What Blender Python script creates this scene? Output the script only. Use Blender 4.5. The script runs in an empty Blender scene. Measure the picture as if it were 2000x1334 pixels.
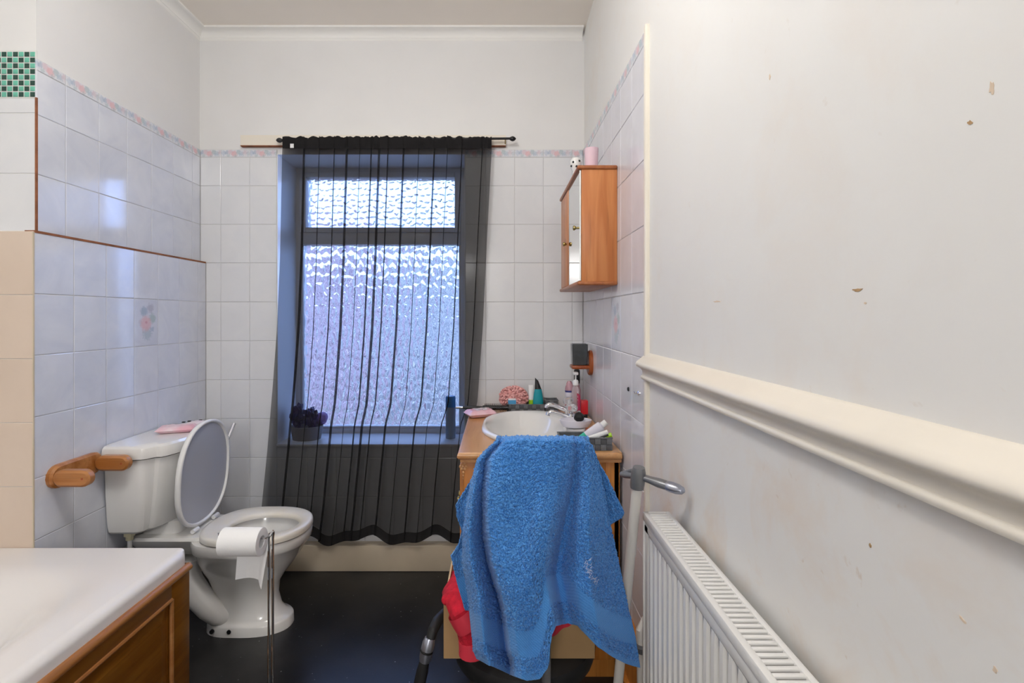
import bpy, bmesh, math, random
import numpy as np
from mathutils import Vector, noise as mnoise

random.seed(7); np.random.seed(7)
SC = bpy.context.scene
COL = SC.collection
PI = math.pi

# ------------------------------------------------------------------ camera, world, exposure
F, VX, VY, CH = 985.0, 972.0, 617.0, 1.30          # focal length in px, vanishing point, camera height
cam = bpy.data.cameras.new('camera'); cam_o = bpy.data.objects.new('camera', cam); COL.objects.link(cam_o)
cam.sensor_width = 36.0; cam.lens = F / 2000 * 36.0
cam.shift_x = (1000 - VX) / 2000; cam.shift_y = -(667 - VY) / 2000
cam.clip_start = 0.02; cam.clip_end = 100
cam_o.location = (0, 0, CH); cam_o.rotation_euler = (PI/2, 0, 0)
SC.camera = cam_o
SKY = (3.5, 5.8, 12.6)
LAMP_WATTS = 36.0
HALL_FILL_WATTS = 44.0  # strength of the fill globe added in the unseen hall
LAMP_COL = (1.0, 0.988, 0.972)
w = bpy.data.worlds.new('world'); SC.world = w; w.use_nodes = True
w.node_tree.nodes['Background'].inputs[0].default_value = (SKY[0]/SKY[2], SKY[1]/SKY[2], 1, 1)
w.node_tree.nodes['Background'].inputs[1].default_value = SKY[2]
vs = SC.view_settings
vs.view_transform = 'Standard'; vs.look = 'None'; vs.gamma = 1.0; vs.use_curve_mapping = False; vs.exposure = 0.0
SC.cycles.use_denoising = True
SC.cycles.use_adaptive_sampling = True; SC.cycles.adaptive_threshold = .06
SC.cycles.max_bounces = 12; SC.cycles.diffuse_bounces = 5; SC.cycles.transparent_max_bounces = 24
SC.cycles.transmission_bounces = 12; SC.cycles.sample_clamp_indirect = 8.0

def P(x, y, d):
    return ((x - VX) * d / F, d, CH - (y - VY) * d / F)
def PX(x, d): return (x - VX) * d / F
def PZ(y, d): return CH - (y - VY) * d / F

# ------------------------------------------------------------------ materials
def nodes_of(name):
    m = bpy.data.materials.new(name); m.use_nodes = True
    nt = m.node_tree; return m, nt, nt.nodes['Principled BSDF']
def N(nt, t, **kw):
    n = nt.nodes.new(t)
    for k, v in kw.items(): setattr(n, k, v)
    return n
def L(nt, a, b): nt.links.new(a, b)
def mth(nt, op, a, b=None, clamp=False):
    n = N(nt, 'ShaderNodeMath', operation=op); n.use_clamp = clamp
    for i, v in enumerate((a, b)):
        if v is None: continue
        if isinstance(v, (int, float)): n.inputs[i].default_value = v
        else: L(nt, v, n.inputs[i])
    return n.outputs[0]
def mixc(nt, fac, a, b):
    n = N(nt, 'ShaderNodeMix', data_type='RGBA')
    if isinstance(fac, (int, float)): n.inputs[0].default_value = fac
    else: L(nt, fac, n.inputs[0])
    for i, v in ((6, a), (7, b)):
        if isinstance(v, tuple): n.inputs[i].default_value = (*v[:3], 1)
        else: L(nt, v, n.inputs[i])
    return n.outputs[2]
def ramp(nt, fac, lo, hi):
    n = N(nt, 'ShaderNodeMapRange'); n.inputs[1].default_value = lo; n.inputs[2].default_value = hi
    L(nt, fac, n.inputs[0]); return n.outputs[0]
def coords(nt, scale=(1, 1, 1), rand=0.0, space='Object'):
    tc = N(nt, 'ShaderNodeTexCoord'); mp = N(nt, 'ShaderNodeMapping'); mp.inputs[3].default_value = scale
    L(nt, tc.outputs[space], mp.inputs[0])
    if rand:
        oi = N(nt, 'ShaderNodeObjectInfo'); v = N(nt, 'ShaderNodeVectorMath', operation='SCALE')
        cb = N(nt, 'ShaderNodeCombineXYZ')
        L(nt, oi.outputs['Random'], cb.inputs[0]); L(nt, oi.outputs['Random'], cb.inputs[2])
        v.inputs[3].default_value = rand; L(nt, cb.outputs[0], v.inputs[0]); L(nt, v.outputs[0], mp.inputs[1])
    return mp.outputs[0]
def noise(nt, vec, scale, detail=3, rough=.5, dist=0):
    n = N(nt, 'ShaderNodeTexNoise'); n.inputs['Scale'].default_value = scale; n.inputs['Detail'].default_value = detail
    n.inputs['Roughness'].default_value = rough; n.inputs['Distortion'].default_value = dist
    L(nt, vec, n.inputs['Vector']); return n.outputs['Fac']
def bump(nt, bs, h, strength, dist=.002):
    b = N(nt, 'ShaderNodeBump'); b.inputs['Strength'].default_value = strength; b.inputs['Distance'].default_value = dist
    L(nt, h, b.inputs['Height']); L(nt, b.outputs[0], bs.inputs['Normal'])
def mat(name, col, rough=.5, metal=0, var=0, vscale=8, bmp=0, bscale=60, spec=None, trans=0, ior=1.45, coat=0, col2=None, sub=0, emit=None):
    m, nt, bs = nodes_of(name)
    bs.inputs['Base Color'].default_value = (*col, 1); bs.inputs['Roughness'].default_value = rough
    bs.inputs['Metallic'].default_value = metal; bs.inputs['Transmission Weight'].default_value = trans
    bs.inputs['IOR'].default_value = ior; bs.inputs['Coat Weight'].default_value = coat
    if spec is not None: bs.inputs['Specular IOR Level'].default_value = spec
    if emit: bs.inputs['Emission Color'].default_value = (*emit[0], 1); bs.inputs['Emission Strength'].default_value = emit[1]
    v = coords(nt)
    if var or col2:
        c2 = col2 or tuple(c * (1 - var) for c in col)
        L(nt, mixc(nt, ramp(nt, noise(nt, v, vscale), .35, .65), col, c2), bs.inputs['Base Color'])
    if bmp: bump(nt, bs, noise(nt, v, bscale, 4), bmp)
    return m
def wood(name, a, b, axis=2, rough=.38, scale=1.0):
    m, nt, bs = nodes_of(name)
    s = [26 * scale] * 3; s[axis] = 1.6 * scale
    v = coords(nt, tuple(s))
    g = noise(nt, v, 1.0, 3, .55, .6); g2 = noise(nt, v, 3.2, 4, .6)
    c = mixc(nt, ramp(nt, g, .38, .62), a, b)
    c = mixc(nt, mth(nt, 'MULTIPLY', ramp(nt, g2, .55, .72), .45), c, tuple(x * .55 for x in b))
    v3 = coords(nt); k = N(nt, 'ShaderNodeTexVoronoi'); k.inputs['Scale'].default_value = 7
    L(nt, v3, k.inputs['Vector'])
    c = mixc(nt, mth(nt, 'MULTIPLY', ramp(nt, k.outputs['Distance'], .09, .03), .8), c, tuple(x * .35 for x in b))
    L(nt, c, bs.inputs['Base Color']); bs.inputs['Roughness'].default_value = rough
    bump(nt, bs, g2, .12); return m
def spot(nt, sx, sz, cx, cz, r, nz, amp):
    dx = mth(nt, 'SUBTRACT', sx, cx); dz = mth(nt, 'SUBTRACT', sz, cz)
    d = mth(nt, 'SQRT', mth(nt, 'ADD', mth(nt, 'MULTIPLY', dx, dx), mth(nt, 'MULTIPLY', dz, dz)))
    d = mth(nt, 'ADD', d, mth(nt, 'MULTIPLY', mth(nt, 'SUBTRACT', nz, .5), amp))
    return ramp(nt, d, r, r * .55)
def tilemat(name, a, b, spots=(), rough=.12, k=6.0):
    m, nt, bs = nodes_of(name)
    v = coords(nt, (1, 1, 1), 40.0)
    n1 = noise(nt, v, k, 4, .55, 1.2)
    c = mixc(nt, ramp(nt, n1, .3, .7), a, b)
    if spots:
        tc = N(nt, 'ShaderNodeTexCoord'); sp = N(nt, 'ShaderNodeSeparateXYZ'); L(nt, tc.outputs['Object'], sp.inputs[0])
        nz = noise(nt, tc.outputs['Object'], 110, 3, .6)
        for cx, cz, r, col, amp, st in spots:
            c = mixc(nt, mth(nt, 'MULTIPLY', spot(nt, sp.outputs[0], sp.outputs[2], cx, cz, r, nz, amp), st), c, col)
    L(nt, c, bs.inputs['Base Color']); bs.inputs['Roughness'].default_value = rough
    bump(nt, bs, noise(nt, v, 14, 2), .05); return m

PINK, PBLUE, PGREEN = (.72, .42, .46), (.34, .42, .55), (.40, .49, .52)
M = {}
M['tile_back'] = tilemat('glazed white tile', (.755, .76, .775), (.715, .725, .75))
M['tile_left'] = tilemat('glazed marbled blue tile', (.71, .73, .79), (.61, .635, .715))
M['tile_right'] = tilemat('glazed marbled lilac tile', (.72, .72, .77), (.66, .655, .70))
M['tile_peach'] = tilemat('glazed peach tile', (.72, .595, .49), (.68, .555, .45), k=3)
fl = [(-.060, .002, .017, (.50, .56, .66), .035, .75), (-.044, .004, .014, PBLUE, .03, .6), (-.024, .006, .016, (.66, .50, .56), .03, .7), (-.004, -.002, .019, PINK, .02, .75),
      (.018, .005, .016, PGREEN, .03, .7), (.034, -.002, .016, (.42, .50, .60), .03, .7), (.052, .003, .016, (.62, .50, .56), .035, .65), (.069, -.002, .013, (.48, .54, .60), .03, .6), (0, -.013, .010, PGREEN, .03, .5), (-.035, -.010, .010, PGREEN, .03, .5)]
M['border'] = tilemat('floral border tile', (.72, .73, .76), (.66, .67, .72), fl)
M['flower'] = tilemat('floral picture tile', (.66, .69, .77), (.58, .60, .69),
    [(-.016, .048, .026, PBLUE, .035, .8), (.024, .062, .024, (.45, .45, .55), .035, .85), (.036, .018, .026, PGREEN, .035, .85), (-.036, .0, .014, (.5, .5, .6), .03, .6),
     (.004, -.048, .034, (.42, .50, .57), .055, .75), (-.004, -.004, .040, PINK, .035, .75), (.034, -.03, .014, PBLUE, .03, .6), (-.002, .0, .008, (.5, .2, .24), .01, .5)])
M['mosaic_dark'] = mat('dark green glass mosaic', (.02, .075, .055), .12, var=.3)
M['mosaic_light'] = mat('mint glass mosaic', (.17, .56, .42), .12, var=.25, vscale=30)
M['grout'] = mat('grey grout', (.60, .59, .59), .9, var=.15)
M['grout_white'] = mat('white grout', (.72, .72, .70), .9)
M['rust'] = mat('rust brown grout', (.32, .12, .055), .8, var=.35, vscale=30)
M['reveal'] = mat('white gloss reveal', (.82, .82, .82), .4)
M['paint_back'] = mat('off white painted plaster', (.79, .785, .78), .75, var=.04, vscale=3, bmp=.08)
M['ceil'] = mat('cream ceiling paint', (.93, .87, .79), .9, var=.05, vscale=1.5)
M['gloss_cream'] = mat('cream gloss trim', (.82, .765, .67), .32, var=.05, vscale=6)
M['cornice'] = mat('white cornice', (.88, .87, .84), .7)
M['skirt'] = mat('cream gloss skirting', (.62, .53, .40), .35, var=.12, vscale=5)

def cream_wall():
    m, nt, bs = nodes_of('stained cream wallpaper')
    v = coords(nt)
    c = mixc(nt, ramp(nt, noise(nt, v, 1.6, 4), .35, .7), (.79, .785, .765), (.765, .75, .72))
    st = mth(nt, 'MULTIPLY', ramp(nt, noise(nt, v, 5.5, 5, .62, .5), .50, .70), .55)
    sp = N(nt, 'ShaderNodeSeparateXYZ'); L(nt, v, sp.inputs[0])
    low = ramp(nt, sp.outputs[2], 1.25, .75)
    c = mixc(nt, mth(nt, 'MULTIPLY', st, mth(nt, 'ADD', mth(nt, 'MULTIPLY', low, .8), .2)), c, (.72, .55, .40))
    fine = ramp(nt, noise(nt, v, 26, 3, .6, .3), .70, .76)
    c = mixc(nt, mth(nt, 'MULTIPLY', fine, mth(nt, 'ADD', mth(nt, 'MULTIPLY', low, .4), .12)), c, (.52, .36, .22))
    L(nt, c, bs.inputs['Base Color']); bs.inputs['Roughness'].default_value = .6
    bump(nt, bs, noise(nt, v, 9, 5, .6), .12, .004); return m
M['paint_right'] = cream_wall()
M['stain'] = mat('brown stain', (.50, .32, .16), .8, var=.3, vscale=60)
M['stain_pale'] = mat('pale stain', (.74, .60, .46), .8, var=.1, vscale=60)

def floor_mat():
    m, nt, bs = nodes_of('dusty black vinyl')
    v = coords(nt)
    c = mixc(nt, ramp(nt, noise(nt, v, 6, 5), .35, .7), (.010, .010, .011), (.022, .021, .021))
    k = N(nt, 'ShaderNodeTexVoronoi'); k.inputs['Scale'].default_value = 34; L(nt, v, k.inputs['Vector'])
    sp = ramp(nt, k.outputs['Distance'], .10, .04)
    gate = ramp(nt, noise(nt, v, 11, 2), .50, .56)
    c = mixc(nt, mth(nt, 'MULTIPLY', mth(nt, 'MULTIPLY', sp, gate), .6), c, (.55, .55, .56))
    L(nt, c, bs.inputs['Base Color'])
    L(nt, mth(nt, 'ADD', mth(nt, 'MULTIPLY', noise(nt, v, 5, 4), .35), .2), bs.inputs['Roughness'])
    bump(nt, bs, noise(nt, v, 90, 2), .08); return m
M['floor'] = floor_mat()
M['ceramic'] = mat('white ceramic', (.80, .79, .77), .12, coat=.3)
M['bath'] = mat('white acrylic', (.82, .795, .78), .18)
M['seat'] = mat('yellowed white plastic', (.83, .81, .77), .28, col2=(.80, .74, .62), vscale=6)
M['lid_in'] = mat('grey lid underside', (.47, .485, .53), .35)  # inner face set greyer than the white lid
M['black_plastic'] = mat('black plastic', (.012, .012, .013), .35)
M['chrome'] = mat('chrome', (.80, .80, .82), .08, 1)
M['acrylic'] = mat('clear acrylic', (.92, .93, .95), .08, trans=.75)
M['brass'] = mat('aged brass', (.35, .27, .10), .35, .9)
M['mirror'] = mat('mirror', (.86, .88, .88), .02, 1)
M['pine_v'] = wood('orange pine', (.62, .25, .085), (.50, .17, .05))
M['pine_h'] = wood('orange pine moulding', (.42, .15, .05), (.33, .10, .03), axis=1)
M['vanity'] = wood('honey pine', (.58, .235, .05), (.46, .165, .028))
M['worktop'] = wood('light pine worktop', (.62, .34, .15), (.56, .28, .11), axis=1, rough=.28)
M['bathpanel'] = wood('brown stained pine', (.25, .095, .010), (.18, .062, .005), axis=1, rough=.30)
M['bathmould'] = wood('brown stained moulding', (.42, .19, .06), (.34, .13, .035), axis=1, rough=.3)
M['holder'] = wood('varnished pine holder', (.52, .24, .085), (.36, .13, .03), axis=0, rough=.3)
M['bracket'] = wood('dark red wood', (.36, .085, .018), (.26, .05, .010), rough=.3)
M['plaster_wood'] = mat('painted cream batten', (.80, .745, .65), .6)
M['pvc'] = mat('white window frame', (.72, .70, .68), .35)
M['paper'] = mat('white tissue paper', (.86, .86, .87), .95, bmp=.1, bscale=200)
M['enamel'] = mat('white radiator enamel', (.82, .81, .79), .3, var=.02)
M['rad_shade'] = mat('radiator inside painted shade', (.035, .033, .03), .8)  # near-black colour paints in the shade seen through the grille slots
M['grey_basket'] = mat('grey woven strip', (.19, .20, .215), .6, var=.3, vscale=40, bmp=.3, bscale=300)
M['grey_basket2'] = mat('dark grey woven strip', (.11, .117, .127), .6, var=.3, vscale=40, bmp=.3, bscale=300)
M['pinkpack'] = mat('pink film packet', (.80, .42, .50), .3, col2=(.84, .66, .70), vscale=14)
M['pinkpack2'] = mat('pale pink print', (.84, .72, .76), .3)
M['ink'] = mat('black ink', (.02, .02, .025), .5)
M['rubber'] = mat('black rubber', (.014, .014, .015), .55)
M['teal'] = mat('teal bottle', (.012, .30, .36), .2)
M['lime'] = mat('lime plastic', (.35, .62, .02), .3)
M['whitep'] = mat('white plastic', (.80, .80, .80), .3)
M['lilac_white'] = mat('lilac white plastic', (.74, .72, .80), .3)
M['bluebox'] = mat('blue carton', (.06, .30, .56), .5)
M['redp'] = mat('red plastic', (.62, .02, .03), .3)
M['pinkclear'] = mat('pink translucent plastic', (.86, .52, .60), .12, trans=.55)
M['clearpink'] = mat('clear bottle with pink liquid', (.88, .74, .78), .08, trans=.7)
M['darkred'] = mat('dark red print', (.35, .01, .06), .4)
M['navy'] = mat('navy print', (.02, .03, .18), .4)
M['puff'] = mat('pink netting', (.86, .46, .44), .7, col2=(.78, .36, .34), vscale=40)
M['darkglass'] = mat('smoked glass', (.10, .11, .115), .08, trans=.35)
M['pinkglass'] = mat('pink wax glass', (.88, .66, .74), .12, trans=.2)
M['box'] = mat('brown cardboard', (.46, .29, .135), .85, var=.12, vscale=5)
M['boxedge'] = mat('cardboard edge', (.58, .42, .25), .9)
M['red'] = mat('red terry', (.62, .012, .035), .95, var=.3, vscale=60, bmp=.8, bscale=220)
M['red2'] = mat('red satin', (.70, .04, .07), .6)
M['steel_grey'] = mat('grey painted steel', (.17, .17, .18), .4, .3)
M['stickgrey'] = mat('grey cast plastic', (.21, .215, .23), .33, .45)
M['stickwhite'] = mat('white enamel tube', (.74, .71, .66), .35)
M['silver'] = mat('brushed silver', (.42, .44, .52), .28, .85)
M['can'] = mat('pale blue metal', (.28, .36, .44), .35)
M['cancap'] = mat('blue plastic cap', (.01, .24, .56), .35)
M['potgrey'] = mat('grey pot', (.30, .29, .30), .6)
M['navybag'] = mat('navy plastic bag', (.018, .02, .14), .28, col2=(.06, .03, .16), vscale=20, bmp=.5, bscale=40)
M['lilac'] = mat('lilac fabric', (.42, .26, .62), .6)
M['green'] = mat('mint plastic', (.05, .50, .36), .3)
M['greenpipe'] = mat('yellowed plastic nut', (.62, .58, .40), .5)
M['ext_mauve'] = mat('mauve brick', (.74, .46, .40), .9, var=.3, vscale=3)
M['ext_grey'] = mat('pale render', (.66, .58, .47), .9, var=.2, vscale=2)
def refract_band_mat(name, a, b, sc):
    m, nt, bs = nodes_of(name); v = coords(nt)
    wv = N(nt, 'ShaderNodeTexWave'); wv.inputs['Scale'].default_value = sc; wv.inputs['Distortion'].default_value = 1.5; wv.inputs['Detail'].default_value = 1; L(nt, v, wv.inputs['Vector'])
    c = mixc(nt, ramp(nt, wv.outputs['Fac'], .35, .6), a, b)  # pale and dark bands made up to refract as streaks in the panes
    c = mixc(nt, ramp(nt, noise(nt, v, 2.2, 4), .5, .62), c, b)
    L(nt, c, bs.inputs['Base Color']); bs.inputs['Roughness'].default_value = .9; return m
M['ext_mauve'] = refract_band_mat('mauve refraction bands', (.88, .64, .56), (.34, .22, .21), 1.1)
M['ext_grey'] = refract_band_mat('pale refraction bands', (.88, .78, .62), (.30, .28, .25), 1.3)
M['ext_roof'] = mat('slate house', (.20, .17, .15), .9, var=.5, vscale=1.5)
M['ext_ground'] = mat('paving', (.52, .42, .33), .9, var=.3, vscale=2)

def glass_mat():
    m, nt, bs = nodes_of('obscure glass')
    bs.inputs['Base Color'].default_value = (.97, .98, 1, 1); bs.inputs['Transmission Weight'].default_value = 1
    bs.inputs['Roughness'].default_value = .03; bs.inputs['IOR'].default_value = 1.45
    return m
M['glass'] = glass_mat()
def sheer(name, cover):
    m, nt, bs = nodes_of(name); nt.nodes.remove(bs)
    out = nt.nodes['Material Output']
    tr = N(nt, 'ShaderNodeBsdfTransparent'); df = N(nt, 'ShaderNodeBsdfDiffuse'); df.inputs[0].default_value = (.022, .021, .022, 1)
    mx = N(nt, 'ShaderNodeMixShader'); mx.inputs[0].default_value = cover
    L(nt, tr.outputs[0], mx.inputs[1]); L(nt, df.outputs[0], mx.inputs[2]); L(nt, mx.outputs[0], out.inputs[0]); return m
M['sheer'] = sheer('black voile', .69)
M['sheer2'] = sheer('black voile doubled', .96)

def towel_mat():
    m, nt, bs = nodes_of('blue terry towelling')
    v = coords(nt)
    at = N(nt, 'ShaderNodeAttribute', attribute_name='pile')
    n1 = noise(nt, v, 330, 2, .7); n2 = noise(nt, v, 9, 3)
    c = mixc(nt, ramp(nt, n1, .38, .66), (.022, .145, .52), (.15, .45, .92))
    c = mixc(nt, mth(nt, 'MULTIPLY', ramp(nt, n2, .45, .7), .3), c, (.03, .20, .64))
    wv = N(nt, 'ShaderNodeTexWave'); wv.inputs['Scale'].default_value = 95; wv.bands_direction = 'DIAGONAL'
    L(nt, v, wv.inputs['Vector'])
    band = mixc(nt, wv.outputs['Fac'], (.10, .33, .76), (.06, .26, .68))
    c = mixc(nt, at.outputs['Fac'], band, c)
    L(nt, c, bs.inputs['Base Color']); bs.inputs['Roughness'].default_value = .95
    bs.inputs['Specular IOR Level'].default_value = .1
    bs.inputs['Sheen Weight'].default_value = .25; bs.inputs['Sheen Roughness'].default_value = .5
    bump(nt, bs, n1, .9, .003); return m
M['towel'] = towel_mat()
M['fluff'] = mat('white lint', (.55, .62, .80), .9)
M['lamp'] = mat('opal lamp glass', (.9, .9, .9), .4, emit=(LAMP_COL, LAMP_WATTS))
M['lamp_hall_fill'] = mat('added hall fill glow', (.9, .9, .9), .4, emit=(LAMP_COL, HALL_FILL_WATTS))  # glow of the added hall globe, fills the room from the front

# ------------------------------------------------------------------ mesh builder
class B:
    def __init__(s): s.v = []; s.f = []
    def add(s, vs, fs):
        o = len(s.v); s.v += [tuple(p) for p in vs]; s.f += [tuple(i + o for i in f) for f in fs]; return s
    def box(s, x0, x1, y0, y1, z0, z1):
        v = [(x, y, z) for x in (x0, x1) for y in (y0, y1) for z in (z0, z1)]
        return s.add(v, [(0, 1, 3, 2), (4, 6, 7, 5), (0, 4, 5, 1), (2, 3, 7, 6), (0, 2, 6, 4), (1, 5, 7, 3)])
    def rbox(s, x0, x1, y0, y1, z0, z1, r=.004, seg=2):
        bm = bmesh.new(); bmesh.ops.create_cube(bm, size=1)
        for q in bm.verts:
            q.co = ((x0 + x1) / 2 + q.co.x * (x1 - x0), (y0 + y1) / 2 + q.co.y * (y1 - y0), (z0 + z1) / 2 + q.co.z * (z1 - z0))
        bmesh.ops.bevel(bm, geom=list(bm.edges), offset=r, segments=seg, affect='EDGES', profile=.5)
        bm.verts.index_update()
        s.add([tuple(q.co) for q in bm.verts], [[q.index for q in f.verts] for f in bm.faces]); bm.free(); return s
    def loft(s, rings, closed=True, caps=(True, True)):
        n = len(rings[0]); v = [p for r in rings for p in r]; f = []
        for i in range(len(rings) - 1):
            for j in range(n if closed else n - 1):
                k = (j + 1) % n
                f.append((i*n + j, i*n + k, (i+1)*n + k, (i+1)*n + j))
        if caps[0]: f.append(tuple(reversed(range(n))))
        if caps[1]: f.append(tuple(range((len(rings)-1)*n, len(rings)*n)))
        return s.add(v, f)
    def tube(s, pts, r, seg=12, caps=True, flat=1.0):
        pts = [Vector(p) for p in pts]; rs = r if isinstance(r, (list, tuple)) else [r] * len(pts)
        up = Vector((0, 0, 1)); rings = []
        t0 = (pts[1] - pts[0]).normalized()
        nrm = t0.orthogonal().normalized() if abs(t0.z) > .95 else t0.cross(up).normalized()
        for i, p in enumerate(pts):
            t = (pts[min(i+1, len(pts)-1)] - pts[max(i-1, 0)]).normalized()
            nrm = (nrm - t * nrm.dot(t)).normalized(); bn = t.cross(nrm)
            rings.append([p + (nrm * math.cos(a) + bn * math.sin(a) * flat) * rs[i] for a in [2*PI*k/seg for k in range(seg)]])
        return s.loft(rings, True, (caps, caps))
    def lathe(s, prof, c=(0, 0, 0), seg=20, axis='z', sx=1, sy=1, caps=(True, True)):
        rings = []
        for r, h in prof:
            ring = []
            for k in range(seg):
                a = 2*PI*k/seg; u, vv = r*math.cos(a)*sx, r*math.sin(a)*sy
                p = {'z': (u, vv, h), 'x': (h, u, vv), 'y': (u, h, vv)}[axis]
                ring.append((c[0]+p[0], c[1]+p[1], c[2]+p[2]))
            rings.append(ring)
        return s.loft(rings, True, caps)
    def grid(s, nx, ny, fn):
        v = [fn(i / nx, j / ny) for j in range(ny + 1) for i in range(nx + 1)]
        f = [(j*(nx+1)+i, j*(nx+1)+i+1, (j+1)*(nx+1)+i+1, (j+1)*(nx+1)+i) for j in range(ny) for i in range(nx)]
        return s.add(v, f)
    def prism(s, poly, axis, a, b):
        def pt(p, h): return {'x': (h, p[0], p[1]), 'y': (p[0], h, p[1]), 'z': (p[0], p[1], h)}[axis]
        return s.loft([[pt(p, a) for p in poly], [pt(p, b) for p in poly]])
    def blob(s, c, r, sub=3, amp=.2, freq=2.0, seed=0, sz=(1, 1, 1)):
        bm = bmesh.new(); bmesh.ops.create_icosphere(bm, subdivisions=sub, radius=1)
        for q in bm.verts:
            n = q.co.normalized(); k = 1 + amp * mnoise.noise(n * freq + Vector((seed, seed * 1.7, 0)))
            q.co = Vector((c[0] + n.x*r*k*sz[0], c[1] + n.y*r*k*sz[1], c[2] + n.z*r*k*sz[2]))
        bm.verts.index_update()
        s.add([tuple(q.co) for q in bm.verts], [[q.index for q in f.verts] for f in bm.faces]); bm.free(); return s
    def mesh(s, name, m, smooth=True, ang=.6, fix=True):
        me = bpy.data.meshes.new(name); me.from_pydata(s.v, [], s.f); me.validate()
        if fix:
            bm = bmesh.new(); bm.from_mesh(me); bmesh.ops.recalc_face_normals(bm, faces=bm.faces); bm.to_mesh(me); bm.free()
        if smooth:
            me.polygons.foreach_set('use_smooth', [True] * len(me.polygons)); me.set_sharp_from_angle(angle=ang)
        me.materials.append(M[m] if isinstance(m, str) else m); me.update(); return me
    def build(s, name, m, parent=None, smooth=True, ang=.6, label=None, fix=True):
        return link(name, s.mesh(name, m, smooth, ang, fix), parent, label)
def base(o):
    loc = Vector((0, 0, 0))
    while o is not None: loc += o.location; o = o.parent
    return loc
def link(name, me, parent=None, label=None, loc=None, rz=0):
    o = bpy.data.objects.new(name, me); COL.objects.link(o)
    if parent is not None: o.parent = parent; o.location = -base(parent)
    if loc is not None: o.location = Vector(loc) - (base(parent) if parent is not None else Vector((0, 0, 0)))
    o.rotation_euler = (0, 0, rz)
    if label: o['label'] = label
    return o
def thing(name, label, cat, loc=(0, 0, 0), group=None):
    o = bpy.data.objects.new(name, None); COL.objects.link(o); o.location = loc; o.empty_display_size = .05
    return tag(o, label, cat, group)
def tag(o, label, cat, group=None):
    o['label'] = label; o['category'] = cat
    if group: o['group'] = group
    return o
def struct(o): o['kind'] = 'structure'; return o
def sstep(a, b, x):
    t = np.clip((x - a) / (b - a), 0, 1); return t * t * (3 - 2 * t)

# ------------------------------------------------------------------ room shell
YB, XL, XLU, XR, ZC = 2.613, -1.512, -1.541, .443, 2.78
YN, YNU = 1.642, 1.685                      # face of the pier the bath stands against (lower, upper)
XBW, YF = -1.76, -1.30
WX0, WX1, WZ0, WZ1 = -1.145, -.168, .634, 2.141
T = .007
struct(B().box(XBW - .2, XR + .2, -3.0, 3.0, -.12, 0).build('floor', 'floor', smooth=False))
struct(B().box(XBW - .2, XR + .2, -3.0, 3.0, ZC, ZC + .12).build('ceiling', 'ceil', smooth=False))
g = YB + T
b = B().box(-1.95, WX0, g, 2.95, 0, ZC).box(WX1, XR + .2, g, 2.95, 0, ZC).box(WX0, WX1, g, 2.95, 0, WZ0).box(WX0, WX1, g, 2.95, WZ1, ZC)
wall_back = struct(b.build('wall_back', 'paint_back', smooth=False))
b = B().box(-1.95, XLU - T, YNU + T, g, 1.58, ZC).box(-1.95, XL - T, YN + T, g, 0, 1.58)
wall_left = struct(b.build('wall_left', 'paint_back', smooth=False))
struct(B().box(XBW - .15, XBW, YF, YN + .05, 0, ZC).build('wall_bath_side', 'paint_back', smooth=False))
DX0, DX1, DZ = -1.05, .05, 2.05  # doorway opening and frame added to let fill light in behind the camera
struct(B().box(XBW - .15, DX0, YF - .12, YF, 0, ZC).box(DX1, XR + .2, YF - .12, YF, 0, ZC).box(DX0, DX1, YF - .12, YF, DZ, ZC).build('wall_front', 'paint_back', smooth=False))
struct(B().rbox(DX0 - .06, DX0, YF - .13, YF + .015, 0, DZ + .06, .004).rbox(DX1, DX1 + .06, YF - .13, YF + .015, 0, DZ + .06, .004).rbox(DX0, DX1, YF - .13, YF + .015, DZ, DZ + .06, .004).build('door_added_1', 'cornice'))
struct(B().box(XBW - .15, XR + .2, -2.95, -2.80, 0, ZC).box(XBW - .15, XBW - .05, -2.80, YF - .12, 0, ZC).box(XR + .1, XR + .2, -2.80, YF - .12, 0, ZC).build('wall_hall_added', 'paint_back', smooth=False))  # unseen hall box, added to hold the fill globe
wall_right = struct(B().box(XR + T, XR + .2, YF, g, 0, ZC).build('wall_right', 'paint_right', smooth=False))

# grout beds behind the tiles
Z0, ROW, ZB0, ZB1 = 1.574, .2018, 2.122, 2.162
gd = .0055
b = B().box(XLU, WX0, YB + .0022, g + .001, 0, ZB1).box(WX1, XR, YB + .0022, g + .001, 0, ZB1).box(WX0, WX1, YB + .0022, g + .001, 0, WZ0 - .004)
b.build('grout', 'grout', wall_back, smooth=False)
b = B().box(XLU - T - .001, XLU - .0022, YNU + .002, YB, Z0, ZB1).box(XL - T - .001, XL - .0022, YN + .002, YB, 0, Z0)
b.build('grout', 'grout', wall_left, smooth=False)
B().box(XBW, XLU - .002, YNU + .0022, YNU + T + .001, Z0, ZB1).box(XBW, XL - .002, YN + .0022, YN + T + .001, 0, Z0).build('grout', 'grout_white', wall_left, smooth=False)
YRE = 1.512                                  # where the tiling on the right wall stops
B().box(XR + .0022, XR + T + .001, YRE, YB, 0, ZB1).build('grout', 'grout', wall_right, smooth=False)

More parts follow.
